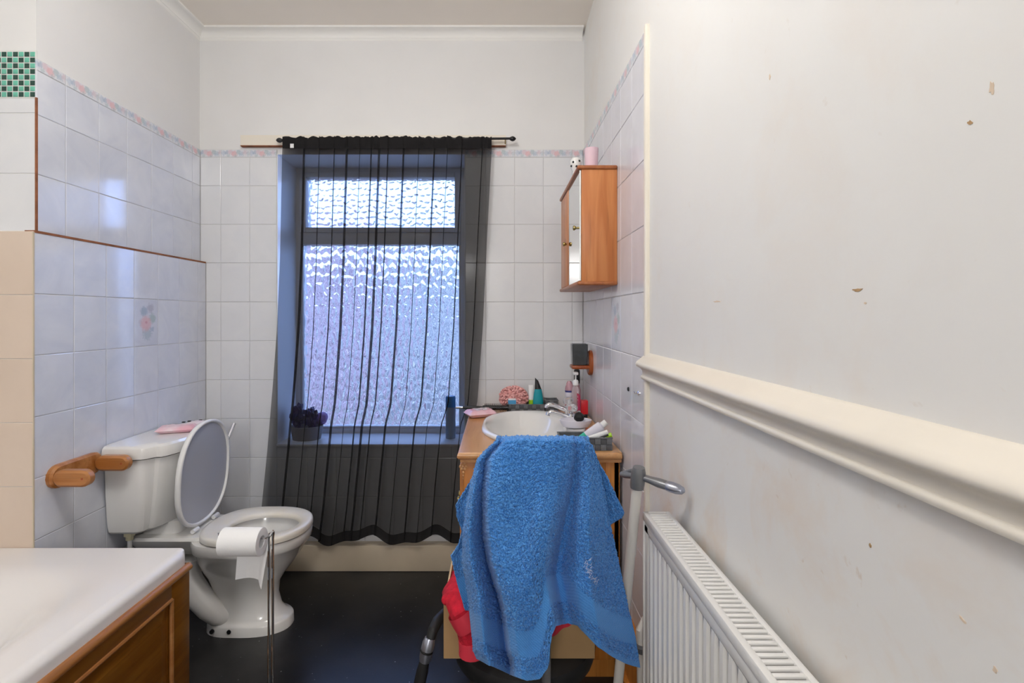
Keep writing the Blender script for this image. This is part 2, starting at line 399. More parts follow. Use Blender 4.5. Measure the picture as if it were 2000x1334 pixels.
tcache = {}
def tile(parent, m, c, wd, h, rz, name='tile', t=.0062, gap=.0018, bev=.0018, label=None):
    wd -= gap; h -= gap
    key = (m, round(wd, 4), round(h, 4), t)
    if key not in tcache:
        x, z, b_ = wd/2, h/2, min(bev, wd*.2, h*.2)
        v = [(-x, t, -z), (x, t, -z), (x, t, z), (-x, t, z), (-x, b_*.6, -z), (x, b_*.6, -z), (x, b_*.6, z), (-x, b_*.6, z),
             (-x+b_, 0, -z+b_), (x-b_, 0, -z+b_), (x-b_, 0, z-b_), (-x+b_, 0, z-b_)]
        f = []
        for o in (0, 4):
            for k in range(4): f.append((o+k, o+(k+1) % 4, o+4+(k+1) % 4, o+4+k))
        f.append((8, 9, 10, 11))
        tcache[key] = B().add(v, f).mesh('tile', m, smooth=False)
    return link(name, tcache[key], parent, label, loc=c, rz=rz)
rows_full = [Z0 - ROW * k for k in range(9)]           # 1.574 ... -0.04
rows = [r for r in rows_full if r > .02] + [0.0]
# every course from floor to border: (z0, z1)
courses = [(rows[i+1], rows[i]) for i in range(len(rows) - 1)] + [(Z0, Z0 + .2), (Z0 + .2, Z0 + .4), (Z0 + .4, ZB0)]
def lay_back(xs, x0, x1, z0, z1, border):
    xs = sorted(set([x0, x1] + [x for x in xs if x0 + .012 < x < x1 - .012]))
    for a, bb in zip(xs[:-1], xs[1:]):
        for za, zb in courses + ([(ZB0, ZB1)] if border else []):
            za, zb = max(za, z0), min(zb, z1)
            if zb - za < .012: continue
            jit = random.uniform(-.0004, .0004)
            tile(wall_back, 'border' if za >= ZB0 - .001 else 'tile_back', ((a+bb)/2, YB + jit, (za+zb)/2), bb - a, zb - za, 0)
lg = [-1.435 + .1495*k for k in range(-1, 9)]; rg = [.0875 + .1495*k for k in range(-3, 4)]
lay_back(lg, XL, WX0, 0, Z0, False); lay_back(lg, XLU, WX0, Z0, ZB1, True)
lay_back(lg, WX0, WX1, .13, WZ0 - .006, False)
lay_back(rg, WX1, XR, 0, ZB1, True)
def lay_side(parent, x, ys, y0, y1, cs, m, rz, flower=None, nm='tile'):
    ys = sorted(set([y0, y1] + [q for q in ys if y0 + .012 < q < y1 - .012]))
    for a, bb in zip(ys[:-1], ys[1:]):
        for za, zb in cs:
            mm = m
            if za >= ZB0 - .001: mm = 'border'
            lab = None
            if flower and a < flower[0] < bb and za < flower[1] < zb: mm = 'flower'; lab = 'tile printed with a pink rose and blue leaves'
            tile(parent, mm, (x + random.uniform(-.0004, .0004), (a+bb)/2, (za+zb)/2), bb - a, zb - za, rz, label=lab)
ly = [1.80 + .149*k for k in range(0, 6)]
lo = [c for c in courses if c[1] <= Z0 + .001]; up = [c for c in courses if c[0] >= Z0 - .001] + [(ZB0, ZB1)]
lay_side(wall_left, XL, ly, YN, YB, lo, 'tile_left', PI/2, (2.17, 1.27))
lay_side(wall_left, XLU, ly, YNU, YB, up, 'tile_left', PI/2)
ry = [1.515 + .15*k for k in range(0, 8)]
lay_side(wall_right, XR, ry, YRE, YB, lo + up, 'tile_right', -PI/2, (1.88, 1.27))
# pier face towards the camera: peach below, white above, mosaic panel on top
zs = [1.577 - .2085*k for k in range(8)] + [0.0]
for a, bb in ((XL - .152, XL), (XBW, XL - .152)):
    for zb, za in zip(zs[:-1], zs[1:]):
        if zb - za > .01: tile(wall_left, 'tile_peach', ((a+bb)/2, YN, (za+zb)/2), bb - a, zb - za, 0)
for a, bb in ((XLU - .152, XLU - .003), (XBW, XLU - .152)):
    for za, zb in ((Z0 + .006, 1.776), (1.776, 1.978), (1.978, 2.028)):
        tile(wall_left, 'tile_back', ((a+bb)/2, YNU, (za+zb)/2), bb - a, zb - za, 0)
for i in range(10):
    for j in range(8):
        x = PX(69 - 11.15*(i + .5), YNU); z = 2.184 - .0192*(j + .5)
        if x - .009 < XBW: continue
        tile(wall_left, 'mosaic_dark' if (i + j) % 2 == 1 else 'mosaic_light', (x, YNU - .001, z), .0188, .0192, 0, 'mosaic_tile', gap=.0038, bev=.001)
B().box(XBW, XLU - .001, YNU + .001, YNU + T, 2.028, 2.188).build('mosaic_grout', 'grout_white', wall_left, smooth=False)
# rust-brown grout lines and ledge
struct(B().box(XLU - .003, XL + .001, YN + .004, YB, Z0 - .002, Z0 + .006).build('trim_1', 'rust', smooth=False))
struct(B().box(XLU - .004, XLU + .0015, YNU - .0015, YNU + .004, Z0 + .004, 2.03).build('trim_2', 'rust', smooth=False))
struct(B().box(XL - .003, XL + .0012, YN - .0008, YN + .0035, .5, Z0).build('trim_3', 'skirt', smooth=False))
# plaster edge bead on the right wall and the dado rail
bt = struct(B().rbox(XR - .006, XR + .012, 1.494, YRE, 0, ZB1 + .005, .003).build('trim_4', 'gloss_cream'))
prof = [(.012, 1.188), (.002, 1.190), (-.004, 1.186), (-.012, 1.178), (-.022, 1.170), (-.030, 1.164), (-.0335, 1.157), (-.031, 1.150), (-.024, 1.146),
        (-.018, 1.143), (-.014, 1.137), (-.012, 1.129), (-.0125, 1.124), (-.017, 1.122), (-.0185, 1.117), (-.016, 1.112), (.012, 1.110)]
struct(B().prism([(XR + .004 + x, z) for x, z in prof], 'y', YF, 1.515).build('trim_5', 'gloss_cream', ang=1.0))
# cornice (back and left wall)
def corn(n):
    pr = [(0, 0), (-.004, .004), (-.006, .012)]
    for k in range(9):
        a = PI/2 * k/8; pr.append((-.050 + .042*math.cos(a), .012 + .030*math.sin(a)))
    return pr + [(-.054, .044), (-.054, .052), (0, .052)]
cp = corn(0)
struct(B().prism([(g + x, ZC - .052 + z) for x, z in cp], 'x', XLU - T - .02, XR - .004).build('trim_6', 'cornice', ang=1.0))
struct(B().prism([(XLU - T - x, ZC - .052 + z) for x, z in cp], 'y', YNU + T, g).build('trim_7', 'cornice', ang=1.0))
# skirting
struct(B().rbox(XL + .002, -.145, 2.562, g, 0, .133, .006).build('baseboard_back', 'skirt'))
struct(B().box(XR - .028, XR + .004, 1.50, 1.765, 0, .10).box(XR - .012, XR + .004, 1.50, 1.765, .10, .30).build('baseboard_right', 'vanity', smooth=False))
struct(B().box(XR - .018, XR + T + .002, YF, 1.494, 0, .15).build('baseboard_near', 'gloss_cream', smooth=False))
# painted batten above the window
bat = struct(B().box(PX(470, 2.6), PX(988, 2.6), 2.598, g + .001, PZ(284, 2.6), PZ(264, 2.6)).build('trim_8', 'plaster_wood', smooth=False))
bat2 = struct(B().box(PX(470, 2.6), PX(988, 2.6), 2.5965, g + .001, PZ(285.6, 2.6), PZ(284, 2.6)).build('trim_9', 'rust', smooth=False))
# marks on the right-hand wall
def wall_mark(x, y, wpx, hpx, m, slant=0):
    d = (XR + T) * F / (x - VX); z = PZ(y, d); dy, dz = wpx * d / F * d / (XR+T) * .35, hpx * d / F / 2
    bb = B(); ring = []
    for k in range(12):
        a = 2*PI*k/12; r = 1 + .35*random.uniform(-1, 1)
        ring.append((d + dy*r*math.cos(a), z + dz*r*math.sin(a) + slant*dy*math.cos(a)))
    bb.prism(ring, 'x', XR + T - .0006, XR + T + .001); return bb.build('stain', m, wall_right, smooth=False)
wall_mark(1895, 240, 12, 8, 'stain', .3); wall_mark(1938, 172, 14, 26, 'stain_pale', .6); wall_mark(1676, 566, 26, 6, 'stain')
wall_mark(1504, 150, 4, 10, 'stain_pale'); wall_mark(1400, 589, 20, 3, 'stain_pale'); wall_mark(1690, 592, 8, 5, 'stain_pale')
wall_mark(1944, 1308, 12, 12, 'stain_pale'); wall_mark(1700, 1066, 6, 8, 'stain'); wall_mark(1880, 1210, 18, 8, 'stain_pale', .4)

# ------------------------------------------------------------------ window
win = bpy.data.objects.new('window_1', None); COL.objects.link(win); win.location = (-.656, 2.86, WZ0); struct(win)
FY0, FY1 = 2.855, 2.925
B().box(WX0, -1.118, FY0, FY1, WZ0, WZ1).box(-.208, WX1, FY0, FY1, WZ0, WZ1).box(-1.118, -.208, FY0, FY1, WZ0, .662).box(-1.118, -.208, FY0, FY1, 2.11, WZ1).build('frame', 'pvc', win, smooth=False)
B().rbox(-1.118, -.208, FY0 - .004, FY1, 1.704, 1.772, .006).build('transom', 'pvc', win)
b = B().rbox(-1.118, -1.083, FY0 - .012, FY1, 1.772, 2.11, .005).rbox(-.243, -.208, FY0 - .012, FY1, 1.772, 2.11, .005)
b.rbox(-1.083, -.243, FY0 - .012, FY1, 1.772, 1.800, .005).rbox(-1.083, -.243, FY0 - .012, FY1, 2.082, 2.11, .005)
b.build('casement', 'pvc', win)
b = B().rbox(-1.118, -1.106, FY0 + .008, FY1 - .01, .662, 1.704, .003).rbox(-.220, -.208, FY0 + .008, FY1 - .01, .662, 1.704, .003).rbox(-1.118, -.208, FY0 + .008, FY1 - .01, .662, .674, .003)
b.build('glazing_bead', 'pvc', win)
def pane(x0, x1, z0, z1, sx, sz, amp, nx, nz, seed):
    rs = np.random.RandomState(seed)
    W, H = x1 - x0, z1 - z0
    cx, cz = int(W / sx) + 3, int(H / sz) + 3
    px_ = (np.arange(cx)[None, :] - 1 + .5*(np.arange(cz)[:, None] % 2) + rs.uniform(-.34, .34, (cz, cx))) * sx
    pz_ = (np.arange(cz)[:, None] - 1 + rs.uniform(-.34, .34, (cz, cx))) * sz
    X, Z = np.meshgrid(np.linspace(0, W, nx + 1), np.linspace(0, H, nz + 1))
    d1 = np.full(X.shape, 9.); d2 = d1.copy()
    for a, c in zip(px_.ravel(), pz_.ravel()):
        d = np.sqrt(((X - a) / sx)**2 + ((Z - c) / sz)**2)
        d2 = np.minimum(d2, np.maximum(d, d1)); d1 = np.minimum(d1, d)
    h = amp * (1 - np.clip(d2 - d1, 0, .8)/.8)**2 * 1.0 + amp * .9 * np.clip(d1, 0, 1)**2
    ph = rs.uniform(0, 6, 8)
    h = h + amp*.3*np.sin(X*150 + ph[0] + 2*np.sin(Z*45 + ph[1])) * np.sin(Z*70 + ph[2] + 2*np.sin(X*60 + ph[3]))
    front = np.stack([X + x0, 2.884 - h, Z + z0], -1).reshape(-1, 3)
    bb = B(); n = nx + 1
    bb.v = [tuple(p) for p in front]
    bb.f = [(j*n+i, j*n+i+1, (j+1)*n+i+1, (j+1)*n+i) for j in range(nz) for i in range(nx)]
    o = len(bb.v); bb.v += [(x0, 2.892, z0), (x1, 2.892, z0), (x1, 2.892, z1), (x0, 2.892, z1)]
    bb.f.append((o, o+3, o+2, o+1))
    bot = [i for i in range(n)]; top = [nz*n + i for i in range(n)]; le = [j*n for j in range(nz+1)]; ri = [j*n + nx for j in range(nz+1)]
    bb.f += [tuple(bot[::-1] + [o, o+1])]; bb.f += [tuple(top + [o+2, o+3])]
    bb.f += [tuple(le + [o+3, o])]; bb.f += [tuple(ri[::-1] + [o+1, o+2])]
    return bb.build('glass_pane', 'glass', win, ang=1.15)
pane(-1.110, -.214, .668, 1.706, .036, .060, .0072, 240, 260, 3)
pane(-1.086, -.240, 1.797, 2.085, .036, .034, .0066, 230, 90, 5)
B().rbox(WX0 + .0005, WX1 - .0005, 2.606, FY0 - .0005, WZ0 - .010, WZ0 + .003, .0025).build('window_sill', 'reveal', win)
B().box(WX0 - .001, WX0 + .004, g - .004, FY0, WZ0, WZ1).box(WX0, WX1, g - .004, FY0, WZ1 - .004, WZ1 + .001).box(WX1 - .004, WX1 + .001, g - .004, FY0, WZ0, WZ1).build('reveal_lining', 'reveal', win, smooth=False)
# outside: unseen yard and walls, added for the obscure glass to refract
struct(B().box(-7, 6, 3.0, 14, -.3, -.2).build('floor_yard', 'ext_ground', smooth=False))
struct(B().box(-6, -1.35, 6.0, 6.2, -.2, 2.15).build('wall_yard_brick', 'ext_mauve', smooth=False))
struct(B().box(-1.35, 5, 5.6, 5.8, -.2, 1.95).build('wall_yard_render', 'ext_grey', smooth=False))
struct(B().box(-7, 4, 10.5, 14, -.2, 2.55).build('wall_yard_house', 'ext_roof', smooth=False))

# ------------------------------------------------------------------ lamps: bathroom globe, and a hall globe added as frontal fill
def globe_lamp(label, x, y, drop, r, m):
    lamp = thing('ceiling_lamp', label, 'lamp', (x, y, ZC))
    B().lathe([(.05, ZC - .001), (.06, ZC - .003), (.06, ZC - .012), (.05, ZC - .022), (.02, ZC - .024)], (x, y, 0), 32).build('base_ring', 'whitep', lamp)
    B().tube([(x, y, ZC - .02), (x, y, ZC - drop + r - .01)], .012, 12).build('stem', 'whitep', lamp)
    B().lathe([(r*math.sin(PI*(k + .02)/16.04), ZC - drop + r*math.cos(PI*(k + .02)/16.04)) for k in range(17)], (x, y, 0), 32).build('shade', m, lamp)
globe_lamp('round opal globe lamp hanging from the bathroom ceiling', -.48, .88, .27, .15, 'lamp')
globe_lamp('added fill globe lamp hanging in the unseen hall beyond the doorway', -.50, -1.95, .75, .20, 'lamp_hall_fill')
# ------------------------------------------------------------------ curtain and rod
rod = thing('curtain_rod', 'thin black curtain rod with ball finials above the window', 'curtain rod', (PX(770, 2.56), 2.56, PZ(272, 2.56)))
B().tube([P(550, 273.5, 2.56), P(1000, 270.5, 2.56)], .006, 12).build('rod', 'black_plastic', rod)
for x, y, s in ((546, 274, -1), (1001, 271, 1)):
    c = P(x, y, 2.56)
    B().lathe([(.004, -s*.016), (.008, -s*.012), (.012, -s*.004), (.0125, s*.003), (.009, s*.011), (.004, s*.016), (.001, s*.018)], c, 14, 'x').build('finial', 'black_plastic', rod)
for x in (556, 987):
    c = P(x, 272, 2.56)
    B().tube([c, (c[0], 2.585, c[2] - .004), (c[0], 2.604, c[2] - .012)], .003, 8).build('bracket', 'brass', rod)

folds = [(583, 1.9), (612, .6), (641, .9), (665, 1.9), (690, .5), (712, 1.2), (727, 1.9), (744, 1.0), (774, 1.6), (803, .5), (833, 1.3), (858, .5), (886, .9), (925, .7)]
LXY = ([262, 300, 500, 640, 750, 880, 990, 1062], [553, 551, 547, 541, 533, 522, 511, 500])
RXY = ([262, 300, 450, 640, 790, 830, 950, 1062], [961, 960, 952, 943, 932, 917, 905, 897])
lx = np.interp(640, *LXY); rx = np.interp(640, *RXY)
cols = []      # (c, side, w, ydepth)
prev = 0.0
def seg(a, sa, wa, ya, bq, sb, wb, yb, n):
    for k in range(n):
        t = k / n; cols.append((a + (bq-a)*t, sa*wa*(1-t) + sb*wb*t, ya + (yb-ya)*t))
cur = (0.0, 0, 0, 0.0)
for fx, fw in folds:
    c = (fx - lx) / (rx - lx)
    seg(cur[0], cur[1], cur[2], cur[3], c, 1, fw, 0.0, 10)
    seg(c, 1, fw, 0.0, c, -1, fw, .005, 4)
    cur = (c, -1, fw, .010); cols.append((c, -fw, .006))
seg(cur[0], cur[1], cur[2], cur[3], 1.0, 0, 0, 0.0, 10); cols.append((1.0, 0, 0.0))
ywav = lambda c, v: .010*(.25 + .75*v)*math.sin(c*37 + 1.2*math.sin(c*11)) + .005*v*math.sin(c*90 + 2*v)
def cur_pt(col, ypx, v, extra=0.0):
    c, so, yo = col
    l_, r_ = np.interp(ypx, *LXY), np.interp(ypx, *RXY)
    d = 2.558 - .030*v + yo + ywav(c, v) + extra
    x = l_ + (r_ - l_)*c + so*(1.35 - .5*abs(v - .5))
    return P(x, ypx, d)
ruff = [random.uniform(-1, 1) for _ in cols]
def bot_y(c): return 1056 + 8*math.sin(c*19 + .6) + 4*math.sin(c*41)
cu = thing('curtain', 'sheer black voile curtain gathered on a rod over the window', 'curtain', P(740, 1060, 2.54))
NV = 70; v_ = []
for j in range(NV + 1):
    t = j / NV
    for i, col in enumerate(cols):
        y = 290 + (bot_y(col[0]) - 20 - 290)*t; v_.append(cur_pt(col, y, t))
n = len(cols)
q = [(j*n+i, j*n+i+1, (j+1)*n+i+1, (j+1)*n+i) for j in range(NV) for i in range(n-1)]
B().add(v_, q).build('voile', 'sheer', cu, ang=3.2, fix=False)
v_ = []
for j in range(5):
    for i, col in enumerate(cols): v_.append(cur_pt(col, bot_y(col[0]) - 20 + 20*j/4, 1.0))
B().add(v_, [(j*n+i, j*n+i+1, (j+1)*n+i+1, (j+1)*n+i) for j in range(4) for i in range(n-1)]).build('hem', 'sheer2', cu, ang=3.2, fix=False)
v_ = []
rr = [0.0]
for i in range(1, n): rr.append(.6*rr[-1] + .4*random.uniform(-1.6, 1.6))
prof_p = [(290, -.004), (284, -.008), (277, -.0105), (271, -.010), (267.5, -.003), (267.0, .003), (271, .010), (277, .0105), (284, .007), (290, -.002)]
for y, o in prof_p:
    for i, col in enumerate(cols):
        yy = y + (rr[i]*2.6 if y < 270 else rr[i]*1.2 if y < 284 else 0)
        p = P(np.interp(290, *LXY) + (np.interp(290, *RXY) - np.interp(290, *LXY))*col[0] + col[1]*.7, yy, 2.56 + o + .003*rr[i]); v_.append(p)
B().add(v_, [(j*n+i, j*n+i+1, (j+1)*n+i+1, (j+1)*n+i) for j in range(len(prof_p)-1) for i in range(n-1)]).build('rod_pocket', 'sheer2', cu, ang=3.2, fix=False)
c = P(571, 285, 2.543); B().box(c[0]-.010, c[0]+.008, 2.540, 2.5415, c[2]-.011, c[2]+.010).build('care_label', 'whitep', cu, smooth=False)

# ------------------------------------------------------------------ window-sill things
c = (PX(600, 2.73), 2.725, WZ0)
pot = thing('planter', 'small grey pot holding a dark blue plastic bag on the window sill', 'pot', c)
B().lathe([(.05, WZ0), (.074, WZ0 + .003), (.086, WZ0 + .074), (.083, WZ0 + .076), (.072, WZ0 + .01), (.04, WZ0 + .008)], (c[0], c[1], 0), 28, sy=.85).build('shell', 'potgrey', pot)
tag(B().blob((c[0] - .046, c[1], WZ0 + .128), .044, 4, .6, 2.6, 3, (.85, .8, 1.25)).build('plastic_bag', 'navybag', ang=.35), 'crumpled navy plastic bag against the left of the window', 'bag')
tag(B().blob((c[0] + .030, c[1] - .02, WZ0 + .118), .042, 4, .6, 2.4, 9, (.75, .7, 1.25)).build('plastic_bag', 'navybag', ang=.35), 'crumpled blue plastic bag with a pale edge in the grey pot', 'bag')
tag(B().blob((c[0] + .070, c[1] + .025, WZ0 + .108), .034, 4, .12, 2, 4).build('bath_puff', 'lilac'), 'round lilac bath puff in the grey pot', 'bath puff')
c = (PX(880, 2.74), 2.74, WZ0)
can = thing('aerosol_can', 'tall aerosol can with a blue cap on the window sill', 'aerosol can', c)
B().lathe([(.024, WZ0), (.027, WZ0 + .004), (.0275, WZ0 + .17), (.024, WZ0 + .176)], (c[0], c[1], 0), 24).build('body', 'can', can)
B().lathe([(.027, WZ0 + .172), (.0275, WZ0 + .174), (.0275, WZ0 + .222), (.024, WZ0 + .231), (.01, WZ0 + .233)], (c[0], c[1], 0), 24).build('cap', 'cancap', can)

# ------------------------------------------------------------------ bath
BX1, BY0, BY1, BZ = -1.003, -.06, YN - .002, .545
bath = thing('bathtub', 'white acrylic bath with a brown wooden side panel', 'bathtub', (-1.38, .8, 0))
def bz(x, y):
    e = .028
    z = BZ
    inx = sstep(.10, .40, BX1 - x) * sstep(.05, .22, x - XBW); iny = sstep(.12, .62, BY1 - y) * sstep(.08, .35, y - BY0)
    z -= .30 * float(inx * iny)
    ed = BX1 - x
    if ed < e: z -= .022 * (1 - math.sqrt(max(0, 1 - (1 - ed/e)**2)))
    return z
xs = sorted(set(list(np.linspace(XBW + .004, BX1 - .03, 46)) + list(BX1 - .028*(1 - np.cos(np.linspace(0, PI/2, 9))))))
ys = list(np.linspace(BY0, BY1, 80))
def corner(x, y):        # round the free corner a little
    r = .03; dx, dy = x - (BX1 - r), y - (BY1 - r)
    if dx > 0 and dy > 0:
        k = max(dx, dy) / math.hypot(dx, dy); return BX1 - r + dx*k, BY1 - r + dy*k
    return x, y
v_ = []
for y in ys:
    for x in xs:
        a, c_ = corner(x, y); v_.append((a, c_, bz(x, y)))
nx = len(xs); ny = len(ys)
f_ = [(j*nx+i, j*nx+i+1, (j+1)*nx+i+1, (j+1)*nx+i) for j in range(ny-1) for i in range(nx-1)]
edge = [j*nx + nx-1 for j in range(ny)] + [(ny-1)*nx + i for i in range(nx-2, -1, -1)]
o = len(v_)
for k in edge: p = v_[k]; v_.append((p[0], p[1], BZ - .048))
for k in range(len(edge)-1): f_.append((edge[k], edge[k+1], o+k+1, o+k))
o2 = len(v_)
for k in edge:
    p = v_[k]; v_.append((p[0] - .03, min(p[1], BY1) - (.0 if k % nx == nx-1 else .03), BZ - .050))
for k in range(len(edge)-1): f_.append((o+k, o+k+1, o2+k+1, o2+k))
B().add(v_, f_).build('tub', 'bath', bath, ang=.9)
PXF = -.998                                  # outer face of panel frame
pb = bath
B().box(PXF - .022, PXF - .008, BY0 + .01, 1.632, .0, .502).build('panel_board', 'bathpanel', pb, smooth=False)
B().rbox(PXF - .012, PXF, 1.545, 1.634, 0, .478, .002).build('panel_stile', 'bathpanel', pb)
B().rbox(PXF - .012, PXF, .70, .79, 0, .43, .002).build('panel_stile', 'bathpanel', pb)
B().rbox(PXF - .012, PXF, BY0 + .01, 1.545, .43, .478, .002).build('panel_rail', 'bathpanel', pb)
B().rbox(PXF - .012, PXF, BY0 + .01, 1.545, .0, .09, .002).build('panel_rail', 'bathpanel', pb)
B().tube([(PXF - .006, BY0 + .01, .489), (PXF - .004, 1.634, .489)], .0145, 12, flat=.9).build('top_moulding', 'bathmould', pb)
def field(y0, y1, z0, z1):
    x0 = PXF - .009; i = .045
    v = [(x0, y0 + .008, z0 + .008), (x0, y1 - .008, z0 + .008), (x0, y1 - .008, z1 - .008), (x0, y0 + .008, z1 - .008),
         (PXF - .002, y0 + i, z0 + i), (PXF - .002, y1 - i, z0 + i), (PXF - .002, y1 - i, z1 - i), (PXF - .002, y0 + i, z1 - i)]
    B().add(v, [(0, 1, 5, 4), (1, 2, 6, 5), (2, 3, 7, 6), (3, 0, 4, 7), (4, 5, 6, 7)]).build('raised_panel', 'bathpanel', pb, smooth=False)
    for a, bq in (((y0, z1), (y1, z1)), ((y1, z0), (y1, z1)), ((y0, z0), (y1, z0)), ((y0, z0), (y0, z1))):
        B().tube([(PXF - .001, a[0], a[1]), (PXF - .001, bq[0], bq[1])], .0065, 8).build('bead', 'bathmould', pb)
field(.79, 1.545, .09, .43); field(BY0 + .03, .70, .09, .43)

# ------------------------------------------------------------------ toilet
TY = 2.135
wc = thing('toilet', 'white ceramic toilet with its lid raised beside the bath', 'toilet', (-1.05, TY, 0))
def egg(x0, x1, hw, z, n=40, p=2.3, back=.35, yc=TY):
    pts = []; cx, hl = (x0 + x1)/2, (x1 - x0)/2
    for k in range(n):
        a = 2*PI*k/n; ca, sa = math.cos(a), math.sin(a)
        pp = p if ca > 0 else p + back*4
        x = cx + hl*math.copysign(abs(ca)**(2/pp), ca); y = yc + hw*math.copysign(abs(sa)**(2/p), sa)
        pts.append((x, y, z))
    return pts
out = [(0, -1.215, -.868, .100), (.034, -1.212, -.870, .099), (.041, -1.207, -.875, .095), (.043, -1.196, -.886, .088), (.055, -1.185, -.90, .080), (.08, -1.175, -.918, .070),
       (.13, -1.185, -.930, .066), (.18, -1.20, -.925, .076), (.22, -1.21, -.900, .096), (.26, -1.225, -.868, .124), (.30, -1.235, -.840, .148),
       (.345, -1.245, -.815, .168), (.352, -1.25, -.806, .178), (.36, -1.255, -.800, .182), (.388, -1.257, -.797, .184), (.398, -1.253, -.801, .180)]
rings = [egg(a, bq, c_, z) for z, a, bq, c_ in out]
inn = [(.398, -1.135, -.83, .135), (.385, -1.13, -.835, .13), (.34, -1.12, -.86, .115), (.28, -1.11, -.90, .09), (.22, -1.09, -.95, .06), (.19, -1.07, -.98, .04)]
rings += [egg(a, bq, c_, z, back=0) for z, a, bq, c_ in inn]
bowl = B().loft(rings).build('bowl', 'ceramic', wc, ang=.9)
B().lathe([(.05, .205), (.048, .2055)], (-1.03, TY, 0), 20, sx=1.2).build('water', 'acrylic', bowl)
b = B(); 
def rr4(x0, x1, y0, y1, z, r=.03, n=5):
    pts = []
    for cx, cy, a0 in ((x1-r, y1-r, 0), (x0+r, y1-r, PI/2), (x0+r, y0+r, PI), (x1-r, y0+r, 1.5*PI)):
        for k in range(n+1): a = a0 + PI/2*k/n; pts.append((cx + r*math.cos(a), cy + r*math.sin(a), z))
    return pts
b.loft([rr4(-1.46, -1.2, TY-.07, TY+.07, .325, .03), rr4(-1.48, -1.19, TY-.10, TY+.10, .36, .03), rr4(-1.49, -1.18, TY-.125, TY+.125, .40, .03), rr4(-1.485, -1.185, TY-.12, TY+.12, .412, .03)])
b.loft([rr4(-1.46, -1.30, TY-.08, TY+.08, .40, .03), rr4(-1.46, -1.30, TY-.08, TY+.08, .462, .03)])
b.build('cistern_shelf', 'ceramic', wc, ang=.9)
y0 = TY - .055
B().tube([(-1.28, y0, .30), (-1.285, y0, .25), (-1.265, y0 - .005, .20), (-1.225, y0 - .012, .15), (-1.18, y0 - .014, .105), (-1.145, y0 - .008, .070), (-1.11, y0 + .01, .05)], [.045, .048, .05, .05, .048, .042, .03], 18).build('trap', 'ceramic', wc)
B().tube([(-1.29, TY, .20), (-1.36, TY, .17), (-1.46, TY, .15), (-1.517, TY, .15)], [.055, .058, .058, .058], 16).build('waste_pipe', 'black_plastic', wc)
for x in (-1.155, -1.085):
    yq = TY - .0975
    B().lathe([(.0085, -.004), (.0085, .004)], (x - .0, yq, .024), 14, 'y').build('bolt_hole', 'black_plastic', wc)
# cistern
def cist(o_, z, k=0.0):
    h = [(-1.505, -.205), (-1.40, -.205), (-1.372, -.200), (-1.356, -.190), (-1.345, -.172), (-1.338, -.165), (-1.322, -.163), (-1.312, -.154), (-1.306, -.138), (-1.300, -.125), (-1.293, -.10), (-1.285, -.05), (-1.282, 0)]
    pts = [(x + (o_ if i > 0 else 0) * (0 if i < 2 else 1) - k*(0 if i == 0 else .5)*min(1, i/6), TY + y*(1 + o_/.205) + k*.10*(-1 if y > 0 else 1)*0) for i, (x, y) in enumerate(h)]
    pts = pts + [(x, 2*TY - y) for x, y in pts[-2::-1]]
    s = 1 - k
    return [(x, TY + (y - TY)*s, z) for x, y in pts]
b = B().loft([cist(-.012, .452, .10), cist(-.004, .462, .085), cist(0, .49, .07), cist(0, .60, .03), cist(0, .745, 0)])
ci = b.build('cistern', 'ceramic', wc, ang=.5)
b = B().loft([cist(.004, .748), cist(.013, .752), cist(.015, .775), cist(.011, .792), cist(.002, .800), cist(-.02, .803)])
b.build('cistern_lid', 'ceramic', wc, ang=.5)
B().rbox(-1.262, -1.252, TY + .155, TY + .172, .70, .765, .003).tube([(-1.29, TY + .163, .71), (-1.245, TY + .163, .712)], .008, 10).tube([(-1.243, TY + .163, .708), (-1.236, TY + .185, .745), (-1.226, TY + .215, .80)], [.006, .0055, .006], 8).build('flush_lever', 'chrome', wc)
B().lathe([(.014, .415), (.014, .43), (.02, .432), (.02, .447), (.014, .449), (.014, .47)], (-1.455, TY - .14, 0), 8).build('inlet_nut', 'greenpipe', wc)
B().tube([(-1.455, TY - .14, .43), (-1.455, TY - .14, .05)], .008, 8).build('inlet_pipe', 'whitep', wc)
# seat ring and raised lid
def seat_ring():
    prof = [(1.0, .404), (1.0, .416), (.985, .424), (.93, .428), (.62, .425), (.57, .420), (.555, .412), (.56, .404)]
    oc = egg(-1.222, -.796, .187, 0, 48, 2.25, .2); ic = egg(-1.125, -.845, .105, 0, 48, 2.1, 0)
    rings = []
    for t, z in prof:
        s = (t - .555) / (1 - .555)
        rings.append([(i_[0] + (o_[0]-i_[0])*s, i_[1] + (o_[1]-i_[1])*s, z) for o_, i_ in zip(oc, ic)])
    rings.append(rings[0])
    return B().loft(rings, True, (False, False))
seat_ring().build('seat', 'seat', wc, ang=.9)
def lid_r(inset, x):
    pts = []
    for px_, py_, _ in egg(-1, 1, 1, 0, 48, 2.25, .12, 0):
        zz = .642 + px_*(.217 - inset); yy = TY + py_*(.185 - inset); pts.append((x + .045*(zz - .43), yy, zz))
    return pts
b = B().loft([lid_r(.010, -1.262), lid_r(.003, -1.260), lid_r(0, -1.254), lid_r(0, -1.244), lid_r(.004, -1.240), lid_r(.010, -1.240), lid_r(.013, -1.244), lid_r(.015, -1.250)])
lid = b.build('lid', 'whitep', wc, ang=.9)
b = B().loft([lid_r(.0145, -1.252), lid_r(.0145, -1.2485), lid_r(.03, -1.2475), lid_r(.10, -1.2470)], caps=(True, True)).build('lid_underside', 'lid_in', lid, label='grey underside of the raised lid')
for s in (-1, 1):
    B().tube([(-1.236, TY + s*.075 - .018, .425), (-1.236, TY + s*.075 + .018, .425)], .009, 10).build('hinge', 'whitep', wc)

